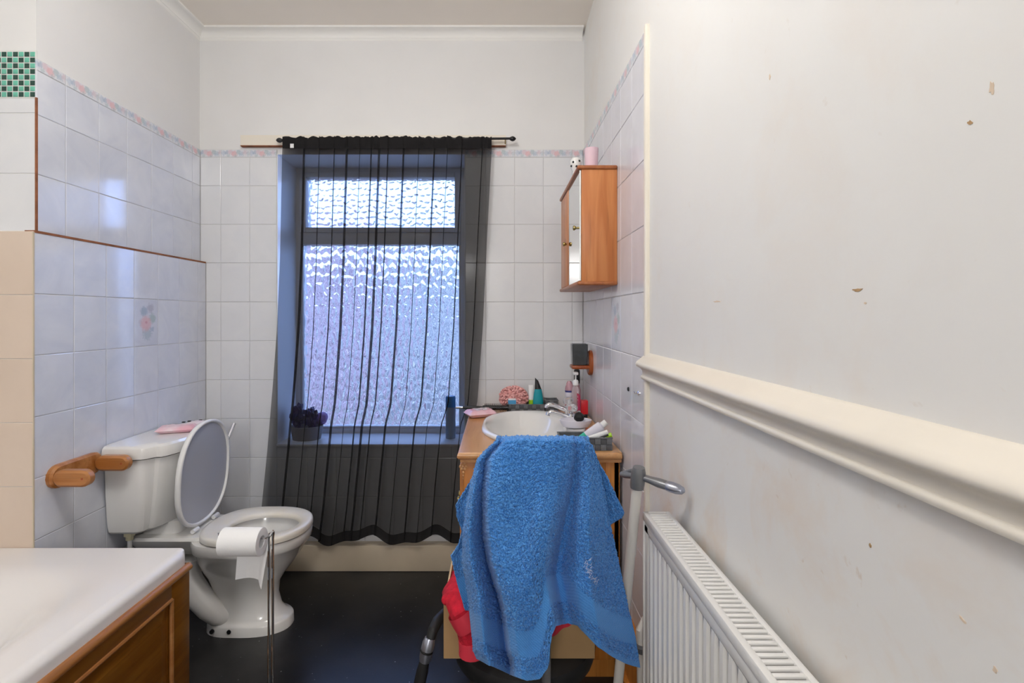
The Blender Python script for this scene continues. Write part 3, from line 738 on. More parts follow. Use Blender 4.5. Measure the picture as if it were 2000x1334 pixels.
# items on the cistern
def packet(name, label, c, lx_, ly_, h, rz, z0, print_m=True):
    t = thing(name, label, 'wipes', (c[0], c[1], z0)); t.rotation_euler = (0, 0, 0)
    ca, sa = math.cos(rz), math.sin(rz)
    def fn(u, v, top):
        x, y = (u - .5)*lx_, (v - .5)*ly_
        e = min(1, min(u, 1-u)/.16)*1.0; ev = min(1, min(v, 1-v)/.22)
        z = h*.5 + (1 if top else -1)*h*.5*math.sin(PI/2*min(1, e))*math.sin(PI/2*min(1, ev)) + (.0022*math.sin(u*23)*math.sin(v*17) if top else 0)
        return (c[0] + x*ca - y*sa, c[1] + x*sa + y*ca, z0 + max(0.0006, z))
    b = B().grid(24, 14, lambda u, v: fn(u, v, True)); b.grid(24, 14, lambda u, v: fn(u, v, False))
    b.build('film', 'pinkpack', t, ang=1.2)
    if print_m:
        b2 = B().grid(10, 6, lambda u, v: tuple(np.add(fn(.30 + .46*u, .25 + .5*v, True), (0, 0, .0009)))); b2.build('flap', 'pinkpack2', t)
        for k in range(4):
            p = fn(.42 + .07*k, .45 + .05*(k % 2), True)
            B().box(p[0]-.003, p[0]+.003, p[1]-.004, p[1]+.001, p[2], p[2]+.0015).build('print', 'ink', t, smooth=False)
    return t
packet('wipes_packet', 'pink wipes packet lying on the toilet cistern lid', (-1.375, TY + .03), .15, .09, .028, .35, .803, False)
t = thing('wipes_packet', 'pale packet with black print on the toilet cistern, behind the pink one', 'wipes', (-1.36, TY + .12, .803))
B().grid(12, 8, lambda u, v: (-1.43 + .12*u + .02*v, TY + .09 + .10*v, .806 + .022*math.sin(PI*u)*math.sin(PI*v)**.5 if 0 < v < 1 else .805)).grid(12, 8, lambda u, v: (-1.43 + .12*u + .02*v, TY + .09 + .10*v, .8035)).build('film', 'pinkpack2', t)
for k in range(4):
    B().rbox(-1.412 + .018*k, -1.400 + .018*k, TY + .118 + .012*k, TY + .128 + .012*k, .822 + .002*(k % 2), .8265 + .002*(k % 2), .0008).build('print', 'ink', t)

# ------------------------------------------------------------------ wooden roll holder on the left tiles
yn, yf = 1.705, 1.905
hz = .752
h = thing('toilet_roll_holder', 'empty orange pine toilet-roll holder on the left wall', 'roll holder', (XL, 1.80, hz))
def stad(y0, y1, z, r, n=8):
    pts = []
    for c, a0 in ((y1 - r, -PI/2), (y0 + r, PI/2)):
        for k in range(n+1): a = a0 + PI*k/n; pts.append((c + r*math.cos(a), z + r*math.sin(a)))
    return pts
def slab(poly_outer, poly_inner, axis, a, bq, c_):
    pt = lambda p, hh: {'x': (hh, p[0], p[1]), 'y': (p[0], hh, p[1])}[axis]
    return B().loft([[pt(p, a) for p in poly_outer], [pt(p, bq) for p in poly_outer], [pt(p, c_) for p in poly_inner]])
slab(stad(yn - .02, yf + .01, hz, .040), stad(yn - .013, yf + .003, hz, .033), 'x', XL - .001, XL + .012, XL + .019).build('back_plate', 'holder', h, ang=.5)
for yc in (yn + .002, yf - .022):
    po = stad(XL + .015, XL + .142, hz, .028); pi_ = stad(XL + .022, XL + .135, hz, .021)
    arm = B().loft([[(p[0], yc - .016, p[1]) for p in pi_], [(p[0], yc - .010, p[1]) for p in po], [(p[0], yc + .010, p[1]) for p in po], [(p[0], yc + .016, p[1]) for p in pi_]])
    a_o = arm.build('arm', 'holder', h, ang=.5)
    B().lathe([(.004, -.0168), (.004, -.015)], (XL + .118, yc, hz + .001), 10, 'y').build('peg_hole', 'bracket', a_o)

# ------------------------------------------------------------------ toilet-roll stand with roll
SD = 1.50
sx = PX(529, SD)
st = thing('toilet_roll_stand', 'free-standing thin chrome wire stand carrying a toilet roll', 'roll stand', (sx, SD, 0))
zt = PZ(1046, SD)
for k, o in enumerate((-.0058, .0058)):
    B().tube([(sx + o, SD, .008), (sx + o, SD, zt - .01), (sx + o*.9 + .003, SD - .002, zt + .006), (sx + .010, SD - .006, zt + .016)], .0036, 8).build('upright', 'chrome', st)
B().tube([(sx + .010, SD - .006, zt + .016), (sx + .004, SD - .012, zt + .006), (sx - .010, SD - .014, zt - .002), (sx - .03, SD - .014, zt - .003), (sx - .135, SD - .014, zt - .003), (sx - .146, SD - .014, zt + .004), (sx - .147, SD - .014, zt + .014)], .0038, 8).build('arm', 'chrome', st)
B().lathe([(.085, 0), (.088, .004), (.085, .008), (.02, .012), (.012, .016)], (sx, SD, 0), 28).build('base', 'chrome', st)
rx0, rx1 = PX(441, SD), PX(516, SD); rz_, rR = zt - .012, .040
roll = thing('toilet_roll', 'white toilet roll with a hanging sheet on the wire stand', 'toilet roll', (rx0, SD - .014, rz_))
prof = [(.018, 0), (rR - .001, 0), (rR, .001), (rR, rx1-rx0-.001), (rR - .001, rx1-rx0), (.018, rx1-rx0)]
rings = []
for r, hh in prof + [prof[0]]:
    rings.append([(rx0 + hh, SD - .014 + r*math.cos(2*PI*k/36), rz_ + r*math.sin(2*PI*k/36)) for k in range(36)])
B().loft(rings, True, (False, False)).build('paper_roll', 'paper', roll)
def sheet(u, v):
    x = rx0 + .024 + (rx1 - rx0 - .020)*u; z = rz_ - .012 - .112*v - .012*v*max(0, u - .72)*3
    return (x, SD + .026 - .018*v + .012*v*math.sin(u*4.2) - .03*v*max(0, u - .72)*3, z)
B().grid(18, 12, sheet).grid(18, 12, lambda u, v: tuple(np.add(sheet(u, v), (0, .0006, 0)))).build('hanging_sheet', 'paper', roll, ang=1.0)

# ------------------------------------------------------------------ vanity unit
VX0, VX1, VY0, VY1, VZ = -.142, .436, 1.765, 2.600, .82
va = thing('vanity_unit', 'honey pine vanity cabinet under the basin in the corner', 'cabinet', (.15, 2.18, 0))
bx0, bx1, by0, by1 = VX0 + .022, VX1 - .004, VY0 + .022, VY1 - .03
B().box(bx0, bx0 + .02, by0 + .004, by1, .08, .7832).box(bx0, bx1, by1 - .02, by1, .08, .7832).box(bx1 - .018, bx1, by0, by1, .08, .7832).box(bx0, bx1, by0 + .012, by1, .08, .10).build('carcass', 'vanity', va, smooth=False)
B().box(bx0 + .03, bx1 - .03, by0 + .01, by0 + .02, .08, .7832).build('side_panel', 'vanity', va, smooth=False)
for a, bq, za, zb, nm in ((bx0, bx0 + .055, .08, .7832, 'side_stile'), (bx1 - .05, bx1, .08, .7832, 'side_stile'), (bx0 + .055, bx1 - .05, .71, .7832, 'side_rail'), (bx0 + .055, bx1 - .05, .08, .16, 'side_rail')):
    B().rbox(a, bq, by0, by0 + .016, za, zb, .003).build(nm, 'vanity', va)
for k, (ya, yb) in enumerate(((by0 + .05, (by0+by1)/2 - .003), ((by0+by1)/2 + .003, by1 - .03))):
    dr = B().rbox(bx0 - .018, bx0, ya, yb, .12, .76, .004).build('door', 'vanity', va)
    yk = yb - .03 if k == 0 else ya + .03
    B().lathe([(.005, -.034), (.013, -.032), (.014, -.026), (.006, -.018), (.006, 0)], (bx0 - .018, yk, .52), 12, 'x').build('knob', 'brass', dr)
B().box(bx0 + .02, bx1 - .01, by0 + .03, by1 - .01, 0, .08).build('plinth', 'vanity', va, smooth=False)
orn = B()
cx, cz = PX(905, by0), PZ(911, by0)
for k in range(6):
    a = 2*PI*k/6; orn.blob((cx + .010*math.cos(a), by0 - .001, cz + .010*math.sin(a)), .0062, 1, 0, sz=(1, .5, 1))
orn.blob((cx, by0 - .002, cz), .005, 1, 0)
for k in range(3): orn.blob((cx, by0 - .001, cz - .022 - .011*k), .005 - .001*k, 1, 0, sz=(1, .5, 1.2))
orn.build('carved_rosette', 'worktop', va, label='carved flower rosette')
bcx, bcy, bhx, bhy = .150, 2.168, .218, .305
def wt_ring(i, z, n=96):
    x0, x1, y0, y1 = VX0 + i, VX1, VY0 + i, VY1
    ang = [2*PI*k/n for k in range(n)]
    for cx_, cy_ in ((x0, y0), (x1, y0), (x1, y1), (x0, y1)):
        a = math.atan2(cy_ - bcy, cx_ - bcx) % (2*PI); k = min(range(n), key=lambda q: abs(ang[q] - a)); ang[k] = a
    pts = []
    for a in ang:
        ca, sa = math.cos(a), math.sin(a)
        t = min((x1 - bcx)/ca if ca > 1e-9 else (x0 - bcx)/ca if ca < -1e-9 else 9, (y1 - bcy)/sa if sa > 1e-9 else (y0 - bcy)/sa if sa < -1e-9 else 9)
        pts.append((bcx + t*ca, bcy + t*sa, z))
    return pts
def hole(z, n=96): return [(bcx + bhx*.90*math.cos(2*PI*k/n), bcy + bhy*.93*math.sin(2*PI*k/n), z) for k in range(n)]
rg_ = [hole(VZ - .036), wt_ring(.010, VZ - .036), wt_ring(.010, VZ - .026), wt_ring(.003, VZ - .022), wt_ring(0, VZ - .016), wt_ring(0, VZ - .010), wt_ring(.002, VZ - .004), wt_ring(.006, VZ), hole(VZ)]
b = B().loft(rg_ + [rg_[0]], True, (False, False))
tag(b.build('worktop', 'worktop', ang=.5), 'pine vanity worktop with a moulded edge around the basin', 'worktop')
# basin
def brim(s, z, lob=0.0, n=64):
    pts = []
    for k in range(n):
        a = 2*PI*k/n; q_ = 1 + lob*math.cos(9*a + .6)
        e = 2.35
        x = bhx*s*q_*math.copysign(abs(math.cos(a))**(2/e), math.cos(a)); y = bhy*s*q_*math.copysign(abs(math.sin(a))**(2/e), math.sin(a))
        pts.append((bcx + x, bcy + y, z))
    return pts
def brin(sx_, sy_, z, dx=-.028):
    return [(bcx + dx + bhx*sx_*math.cos(2*PI*k/64), bcy + bhy*sy_*math.sin(2*PI*k/64), z) for k in range(64)]
ba = thing('wash_basin', 'oval white ceramic inset basin in the vanity worktop', 'basin', (bcx, bcy, VZ))
B().loft([brim(.985, VZ + .0005, .010), brim(1.0, VZ + .006, .010), brim(.995, VZ + .013, .010), brim(.975, VZ + .018, .008), brim(.945, VZ + .019, .006),
          brin(.80, .90, VZ + .0165), brin(.77, .87, VZ + .010), brin(.73, .83, VZ - .005), brin(.64, .74, VZ - .05), brin(.50, .58, VZ - .085), brin(.30, .32, VZ - .10), brin(.1, .08, VZ - .104)], True, (False, True)).build('bowl', 'ceramic', ba, ang=1.2)
B().lathe([(.022, VZ - .1035), (.022, VZ - .1015), (.014, VZ - .1025)], (bcx - .028, bcy, 0), 18).build('waste', 'chrome', ba)
def tap(x, y, label):
    z = VZ + .018
    t = thing('pillar_tap', label, 'tap', (x, y, z), 'chrome basin taps')
    B().lathe([(.022, z), (.022, z + .005), (.015, z + .009), (.014, z + .03), (.016, z + .034), (.012, z + .045), (.007, z + .048), (.007, z + .058)], (x, y, 0), 18).build('body', 'chrome', t)
    B().tube([(x + .006, y, z + .022), (x - .03, y, z + .036), (x - .065, y, z + .050), (x - .088, y, z + .053), (x - .099, y, z + .047), (x - .101, y, z + .038)], [.011, .0105, .0095, .009, .009, .0095], 14).build('spout', 'chrome', t)
    b = B(); rings = []
    for r, hh in ((.010, .054), (.021, .058), (.024, .068), (.022, .080), (.012, .086)):
        rings.append([(x + r*(1 + .10*math.cos(5*a))*math.cos(a), y + r*(1 + .10*math.cos(5*a))*math.sin(a), z + hh) for a in [2*PI*k/30 for k in range(30)]])
    b.loft(rings).build('handle', 'acrylic', t, ang=.8)
tap(.325, 2.33, 'chrome pillar tap with clear handle, farther from the viewer'); tap(.315, 2.15, 'chrome pillar tap with clear handle, nearer, behind the soap dish')

# woven baskets
def basket(label, x0, x1, y0, y1, z0, h_, nf, nr, wx=.004):
    t = thing('storage_basket', label, 'basket', ((x0+x1)/2, (y0+y1)/2, z0), 'grey woven baskets on the worktop')
    B().box(x0 + wx, x1 - wx, y0 + wx, y1 - wx, z0, z0 + .003).box(x0 + .003, x1 - .003, y0 + .003, y0 + .006, z0, z0 + h_ - .002).box(x0 + .003, x1 - .003, y1 - .006, y1 - .003, z0, z0 + h_ - .002).box(x0 + .003, x0 + .006, y0 + .003, y1 - .003, z0, z0 + h_ - .002).box(x1 - .006, x1 - .003, y0 + .003, y1 - .003, z0, z0 + h_ - .002).build('liner', 'grey_basket2', t, smooth=False)
    wq, hq = (x1 - x0) / nf, (h_ - .004) / nr
    mA = B().rbox(-wq/2 + .0006, wq/2 - .0006, -.002, .002, -hq/2 + .0006, hq/2 - .0006, .001, 1).mesh('weave', 'grey_basket'); mB = B().rbox(-wq/2 + .0006, wq/2 - .0006, -.0012, .002, -hq/2 + .0006, hq/2 - .0006, .001, 1).mesh('weave', 'grey_basket2')
    ns = max(2, round((y1 - y0) / wq)); ws = (y1 - y0) / ns
    sA = B().rbox(-.002, .002, -ws/2 + .0006, ws/2 - .0006, -hq/2 + .0006, hq/2 - .0006, .001, 1).mesh('weave', 'grey_basket'); sB = B().rbox(-.0012, .0012, -ws/2 + .0006, ws/2 - .0006, -hq/2 + .0006, hq/2 - .0006, .001, 1).mesh('weave', 'grey_basket2')
    for i in range(nf):
        for j in range(nr):
            z = z0 + hq*(j + .5)
            for y, par in ((y0 + .002, 0), (y1 - .002, 1)): link('woven_strip', mA if (i + j + par) % 2 else mB, t, loc=(x0 + wq*(i + .5), y, z))
    for i in range(ns):
        for j in range(nr):
            z = z0 + hq*(j + .5)
            for x, par in ((x0 + .002, 0), (x1 - .002, 1)): link('woven_strip', sA if (i + j + par) % 2 else sB, t, loc=(x, y0 + ws*(i + .5), z))
    zt_ = z0 + h_ - .002
    B().tube([(x0, y0, zt_), (x1, y0, zt_), (x1, y1, zt_), (x0, y1, zt_), (x0, y0, zt_)], .0026, 6).build('rim', 'grey_basket', t)
    return t
basket('long grey woven basket behind the basin holding toiletries', .046, .232, 2.500, 2.592, VZ, .042, 9, 2)
basket('small grey woven basket behind the taps', .238, .302, 2.512, 2.592, VZ, .060, 3, 3)
basket('grey woven basket at the front right worktop corner with toothpaste', .222, .408, 1.792, 1.884, VZ, .048, 9, 2)

# ---- things in / around the baskets
def loop_ball(c, r, n):
    b = B(); rs = random.Random(5)
    for k in range(n):
        d = Vector((rs.gauss(0, 1), rs.gauss(0, 1), rs.gauss(0, 1))).normalized(); t1 = d.orthogonal().normalized(); t2 = d.cross(t1)
        ph = rs.uniform(0, 6.28); u_ = t1*math.cos(ph) + t2*math.sin(ph); wv = d.cross(u_); s = rs.uniform(.008, .014)
        pts = []
        for q_ in range(7):
            a = PI*q_/6; pts.append(Vector(c) + d*(r*.68 + r*.46*math.sin(a))*1.0 + u_*s*math.cos(a))
        for q_ in range(6):
            A, C_ = pts[q_], pts[q_+1]; b.add([A - wv*.004, A + wv*.004, C_ + wv*.004, C_ - wv*.004], [(0, 1, 2, 3)])
    return b
pf = thing('bath_puff', 'ruffled pink bath puff behind the basin', 'bath puff', P(1008, 790, 2.55))
pc = P(1003, 776, 2.548)
B().blob((pc[0], pc[1], pc[2]), .046, 3, .2, 5, 2, (1.05, .65, .82)).build('core', 'puff', pf)
lb = loop_ball((0, 0, 0), .066, 420); lb.v = [(pc[0] + p[0]*1.02, pc[1] + p[1]*.55, pc[2] + p[2]*.80) for p in lb.v]
lo_ = lb.build('ruffles', 'puff', pf, fix=False); lo_['kind'] = 'stuff'
zb = VZ + .003
c0 = (PX(1000, 2.515), 2.515)
bbx = thing('carton', 'small blue and white carton in the long grey basket', 'carton', (c0[0], c0[1], zb))
B().rbox(c0[0]-.020, c0[0]+.020, c0[1]-.010, c0[1]+.010, zb, zb + .058, .001).build('lower', 'bluebox', bbx); B().rbox(c0[0]-.019, c0[0]+.019, c0[1]-.009, c0[1]+.009, zb + .058, zb + .066, .001).build('flap', 'whitep', bbx)
c0 = (PX(1037.5, 2.54), 2.54)
tb = thing('lotion_tube', 'white tube standing on a lime green cap in the long basket', 'tube', (c0[0], c0[1], zb))
B().lathe([(.011, zb), (.0125, zb + .002), (.0125, zb + .055), (.011, zb + .057)], (c0[0], c0[1], 0), 16).build('cap', 'lime', tb)
def tube_body(c, z0_, z1_, r, m, par, nm='body', sq=.15, rot=0):
    rings = []
    for k in range(7):
        t_ = k/6; a_ = r*(1 + .15*t_); b_ = r*(1 - t_) + r*sq*t_
        rings.append([(c[0] + a_*math.cos(2*PI*q_/18)*math.cos(rot) - b_*math.sin(2*PI*q_/18)*math.sin(rot), c[1] + a_*math.cos(2*PI*q_/18)*math.sin(rot) + b_*math.sin(2*PI*q_/18)*math.cos(rot), z0_ + (z1_ - z0_)*t_) for q_ in range(18)])
    return B().loft(rings).build(nm, m, par)
tube_body(c0, zb + .056, PZ(752, 2.54), .0125, 'whitep', tb)
c0 = (PX(1051, 2.53), 2.53)
tl = thing('shampoo_bottle', 'teal bottle with a slanted black cap behind the basin', 'bottle', (c0[0], c0[1], zb))
zc1 = PZ(760, 2.53)
rings = []
for z, hw in ((zb, .026), (zb + .004, .027), (zb + .05, .026), (zc1 - .02, .021), (zc1, .017)): rings.append([(c0[0] + hw*math.cos(a), c0[1] + hw*.6*math.sin(a), z) for a in [2*PI*k/22 for k in range(22)]])
B().loft(rings).build('body', 'teal', tl)
zc2 = PZ(740, 2.53); rings = []
for t_ in (0, .4, .8, 1.0):
    hw = .0165*(1 - .62*t_); rings.append([(c0[0] - .009*t_ + hw*math.cos(a), c0[1] + hw*.6*math.sin(a), zc1 + (zc2 - zc1)*t_*(1 - .12*math.cos(a)*(t_ > .9))) for a in [2*PI*k/22 for k in range(22)]])
B().loft(rings).build('cap', 'black_plastic', tl)
# hair brush
hb = thing('hair_brush', 'black round hair brush lying behind the pink packet', 'hair brush', P(960, 805, 2.46))
A = Vector((PX(890, 2.485), 2.488, .848)); Bq = Vector((PX(996, 2.475), 2.472, .850)); D = (Bq - A)
B().tube([A + D*.12, A + D*.2, A + D*.42, A + D*.52], [.006, .0085, .0085, .006], 12).build('handle', 'black_plastic', hb)
B().tube([A, A + D*.03, A + D*.13], [.0055, .0065, .0065], 12).build('ferrule', 'chrome', hb)
B().tube([A + D*.5, A + D*.98], .011, 14).build('barrel', 'black_plastic', hb)
b = B(); ax = D.normalized(); n1 = ax.orthogonal().normalized(); n2 = ax.cross(n1)
for i in range(22):
    for k in range(12):
        a = 2*PI*(k + .5*(i % 2))/12; d = n1*math.cos(a) + n2*math.sin(a); p = A + D*(.54 + .43*i/21)
        b.tube([p + d*.009, p + d*.021], .0008, 3, caps=False)
br_ = b.build('bristles', 'black_plastic', hb); br_['kind'] = 'stuff'
packet('wipes_packet', 'pink wipes packet on the left end of the pine worktop', (PX(938, 2.40), 2.405), .14, .10, .034, .40, VZ + .001)
# pump bottle
c0 = (.367, 2.372)
pu = thing('soap_pump_bottle', 'pink liquid soap bottle with a white pump beside the taps', 'bottle', (c0[0], c0[1], VZ))
zt1 = PZ(752, 2.375); ztop = PZ(726, 2.375)
B().lathe([(.016, VZ), (.019, VZ + .003), (.019, zt1 - .025), (.016, zt1 - .008), (.010, zt1)], (c0[0], c0[1], 0), 22).build('body', 'clearpink', pu)
B().lathe([(.0105, zt1 - .001), (.0135, zt1), (.0135, zt1 + .018), (.010, zt1 + .024), (.004, zt1 + .026), (.004, ztop - .012)], (c0[0], c0[1], 0), 18).build('pump_collar', 'whitep', pu)
B().rbox(c0[0] - .012, c0[0] + .010, c0[1] - .02, c0[1] + .010, ztop - .014, ztop, .004).build('pump_head', 'whitep', pu)
B().box(c0[0] + .003, c0[0] + .013, c0[1] - .0192, c0[1] - .012, VZ + .035, zt1 - .035).build('print', 'darkred', pu, smooth=False)
for k in range(5):
    z = VZ + .048 + .017*k; B().box(c0[0] + .006, c0[0] + .011, c0[1] - .0198, c0[1] - .019, z, z + .003).box(c0[0] + .006, c0[0] + .007, c0[1] - .0198, c0[1] - .019, z, z + .010).build('letter_mark', 'whitep', pu, smooth=False)
c0 = (PX(1112, 2.50), 2.50)
pk = thing('toiletry_bottle', 'clear pink bottle with a navy stripe label, behind the pump bottle', 'bottle', (c0[0], c0[1], VZ))
zt1 = PZ(744, 2.50)
B().lathe([(.017, VZ), (.021, VZ + .003), (.021, zt1 - .035), (.015, zt1 - .012), (.009, zt1)], (c0[0], c0[1], 0), 20).build('body', 'pinkclear', pk)
B().lathe([(.0214, PZ(782, 2.5)), (.0214, PZ(764, 2.5))], (c0[0], c0[1], 0), 20).build('label_band', 'lilac_white', pk); B().lathe([(.0217, PZ(765.5, 2.5)), (.0217, PZ(762, 2.5))], (c0[0], c0[1], 0), 20).build('stripe', 'navy', pk)
c0 = (PX(1127, 2.55), 2.555)
sp_ = thing('toiletry_bottle', 'pink bottle with a tall dark cap in the tiled corner', 'bottle', (c0[0], c0[1], VZ))
B().lathe([(.017, VZ), (.020, VZ + .003), (.020, PZ(755, 2.55) - .02), (.010, PZ(748, 2.55))], (c0[0], c0[1], 0), 20).build('body', 'pinkclear', sp_)
B().lathe([(.0145, PZ(749, 2.55)), (.0155, PZ(745, 2.55)), (.0155, PZ(724, 2.55)), (.010, PZ(721, 2.55))], (c0[0], c0[1], 0), 18).build('cap', 'black_plastic', sp_)
rb = thing('red_box', 'red box with a black base beside the pump bottle', 'box', (.408, 2.38, VZ))
B().rbox(.390, .424, 2.362, 2.400, VZ + .018, VZ + .083, .003).build('body', 'redp', rb); B().rbox(.392, .422, 2.364, 2.398, VZ, VZ + .018, .002).build('base', 'black_plastic', rb)
# soap dish + makeup brush
dc = (.322, 2.085); dz = VZ + .0195
ds = thing('soap_dish', 'white oval soap dish on the right of the basin', 'soap dish', (dc[0], dc[1], dz))
B().lathe([(.030, 0), (.045, .004), (.055, .020), (.058, .032), (.0555, .033), (.050, .022), (.040, .012), (.01, .011)], (dc[0], dc[1], dz), 30, sx=1.15, sy=.80).build('dish', 'lilac_white', ds)
mk = thing('makeup_brush', 'make-up brush with a black head leaning in the soap dish', 'brush', (dc[0], dc[1], dz + .015))
A = Vector((dc[0] + .012, dc[1] - .012, dz + .034)); E = Vector((dc[0] + .034, 2.20, dz + .115)); D = E - A
B().tube([A, A + D*.06, A + D*.16, A + D*.26], [.012, .021, .019, .006], 16).build('head', 'rubber', mk); B().tube([A + D*.24, A + D*.32], .0062, 12).build('ferrule', 'chrome', mk); B().tube([A + D*.32, A + D*.7, E], [.0055, .0062, .004], 12).build('handle', 'darkred', mk)
# toothpaste and brush in the near basket
tp = thing('toothpaste_tube', 'white toothpaste tube with green end leaning in the front basket', 'tube', (.31, 1.85, VZ + .004))
A = Vector((.293, 1.845, VZ + .012)); E = Vector((.395, 1.835, VZ + .094)); D = E - A
def flat_tube(ts, ws, hs):
    ax = D.normalized(); nrm = Vector((0, 1, 0)); nrm = (nrm - ax*nrm.dot(ax)).normalized(); bn = ax.cross(nrm); rings = []
    for t_, w_, h_ in zip(ts, ws, hs): rings.append([A + D*t_ + bn*w_*math.cos(a) - nrm*h_*math.sin(a) for a in [2*PI*k/18 for k in range(18)]])
    return B().loft(rings)
flat_tube((0, .18, .34), (.021, .0208, .0205), (.002, .007, .009)).build('green_end', 'green', tp); flat_tube((.34, .6, .82, .86), (.0205, .020, .018, .009), (.009, .0135, .016, .009)).build('body', 'lilac_white', tp); flat_tube((.86, 1.0), (.0115, .011), (.0115, .011)).build('cap', 'whitep', tp)
tk = thing('toothpaste_tube', 'white tube with a black stripe lying in the front basket', 'tube', (.37, 1.83, VZ + .004))
A = Vector((.325, 1.815, VZ + .036)); E = Vector((.396, 1.815, VZ + .062)); D = E - A
flat_tube((0, .5, 1), (.010, .010, .009), (.003, .008, .009)).build('body', 'whitep', tk); A = A + Vector((.002, -.004, -.008)); flat_tube((0, .98), (.0042, .0042), (.006, .008)).build('stripe', 'ink', tk)
tg = thing('lip_balm', 'white stick with a lime green cap in the front basket', 'tube', (.39, 1.81, VZ + .05))
B().tube([(.335, 1.826, VZ + .030), (.388, 1.815, VZ + .046)], .008, 14).build('body', 'lilac_white', tg); B().tube([(.388, 1.815, VZ + .046), (.410, 1.811, VZ + .0525)], .0088, 14).build('cap', 'lime', tg)

# ------------------------------------------------------------------ tumbler holder and screws on the right tiles
th = thing('tumbler_bracket', 'dark red wooden bracket on the right tiles holding a tumbler', 'bracket', (XR, 2.38, 1.07))
def zst(y0, y1, z0, z1, r, n=8):
    pts = []
    for c_, a0 in ((z1 - r, 0), (z0 + r, PI)):
        for k in range(n+1): a = a0 + PI*k/n; pts.append(((y0+y1)/2 + r*math.cos(a), c_ + r*math.sin(a)))
    return pts
po, pi_ = zst(2.335, 2.425, 1.020, 1.138, .045), zst(2.341, 2.419, 1.026, 1.132, .039)
B().loft([[(XR + .001, *p) for p in po], [(XR - .012, *p) for p in po], [(XR - .018, *p) for p in pi_]]).build('back_plate', 'bracket', th, ang=.5)
B().rbox(XR - .098, XR - .014, 2.338, 2.420, 1.052, 1.070, .006).build('arm', 'bracket', th)
tu = thing('tumbler', 'smoked grey glass tumbler on the wooden wall bracket', 'tumbler', (XR - .058, 2.378, 1.0705))
b = B(); x0, x1, y0_, y1_ = XR - .096, XR - .022, 2.341, 2.415
b.loft([rr4(x0 + .006, x1 - .006, y0_ + .006, y1_ - .006, 1.0705, .008), rr4(x0 + .003, x1 - .003, y0_ + .003, y1_ - .003, 1.076, .008), rr4(x0, x1, y0_, y1_, 1.168, .008), rr4(x0 + .004, x1 - .004, y0_ + .004, y1_ - .004, 1.168, .007), rr4(x0 + .009, x1 - .009, y0_ + .009, y1_ - .009, 1.084, .006)])
b.build('glass', 'darkglass', tu, ang=.6)
for (x, y), lab in (((1228, 760), 'small dark screw plug in the right wall tiles, farther one'), ((1248, 768), 'small chrome hook screwed into the right wall tiles')):
    d = XR*F/(x - VX); z = PZ(y, d)
    if x == 1228: tag(B().lathe([(.007, .002), (.007, -.003), (.004, -.005)], (XR, d, z), 12, 'x').build('screw_plug', 'rubber'), lab, 'screw')
    else:
        hk = thing('hook', lab, 'hook', (XR, d, z)); B().lathe([(.008, .002), (.008, -.003), (.004, -.005)], (XR, d, z), 12, 'x').build('rose', 'chrome', hk); B().tube([(XR - .004, d, z), (XR - .012, d, z - .002), (XR - .015, d, z + .006)], .002, 8).build('prong', 'chrome', hk)

# ------------------------------------------------------------------ wall cabinet
CX0, CY0, CY1, CZ0, CZ1 = .306, 1.865, 2.392, 1.413, 1.857
wcab = thing('wall_cabinet', 'orange pine wall cabinet with a mirror door above the basin', 'cabinet', (.375, 2.12, CZ0))
B().rbox(CX0 + .004, XR - .0005, CY0, CY0 + .016, CZ0 + .012, CZ1 - .012, .002).build('side_panel', 'pine_v', wcab)
B().rbox(CX0 + .004, XR - .0005, CY1 - .016, CY1, CZ0 + .012, CZ1 - .012, .002).build('side_panel', 'pine_v', wcab)
B().box(XR - .012, XR - .001, CY0 + .016, CY1 - .016, CZ0 + .012, CZ1 - .012).build('back_panel', 'pine_v', wcab, smooth=False)
for z0_, nm in ((CZ1 - .015, 'top_board'), (CZ0 - .0, 'bottom_board')):
    B().rbox(CX0 - .012, XR - .0005, CY0 - .007, CY1 + .007, z0_, z0_ + .015, .006, 3).build(nm, 'pine_h', wcab)
d1 = B().rbox(CX0 - .003, CX0 + .003, CY0 + .002, 2.155, CZ0 + .017, CZ1 - .017, .001, 1).build('mirror_door', 'mirror', wcab)
d2 = B().rbox(CX0 - .005, CX0 + .006, 2.158, CY1 - .002, CZ0 + .017, CZ1 - .017, .003).build('pine_door', 'pine_v', wcab)
for yk, zk, dd in ((1.905, 1.632, d1), (2.195, 1.612, d2)):
    B().lathe([(.004, -.003), (.004, -.009), (.006, -.011), (.0095, -.016), (.0085, -.021), (.004, -.023)], (CX0, yk, zk), 14, 'x').build('knob', 'brass', dd)
c0 = (PX(1155, 1.93), 1.93)
cg = thing('candle_glass', 'pink glass candle cup on top of the pine wall cabinet', 'candle', (c0[0], c0[1], CZ1))
B().lathe([(.020, CZ1), (.024, CZ1 + .003), (.027, CZ1 + .082), (.0255, CZ1 + .082), (.022, CZ1 + .006), (.01, CZ1 + .005)], (c0[0], c0[1], 0), 24).build('cup', 'pinkglass', cg); B().lathe([(.021, CZ1 + .006), (.0235, CZ1 + .056), (.01, CZ1 + .057)], (c0[0], c0[1], 0), 20).build('wax', 'pinkpack', cg)
c0 = (.326, 2.10)
op = thing('ornament', 'small white ornament with dark spots on the far end of the wall cabinet', 'ornament', (c0[0], c0[1], CZ1))
zo = CZ1
B().lathe([(.018, zo), (.022, zo + .004), (.015, zo + .026), (.013, zo + .042), (.022, zo + .060), (.025, zo + .082), (.018, zo + .098), (.006, zo + .103)], (c0[0], c0[1], 0), 22).build('body', 'ceramic', op)
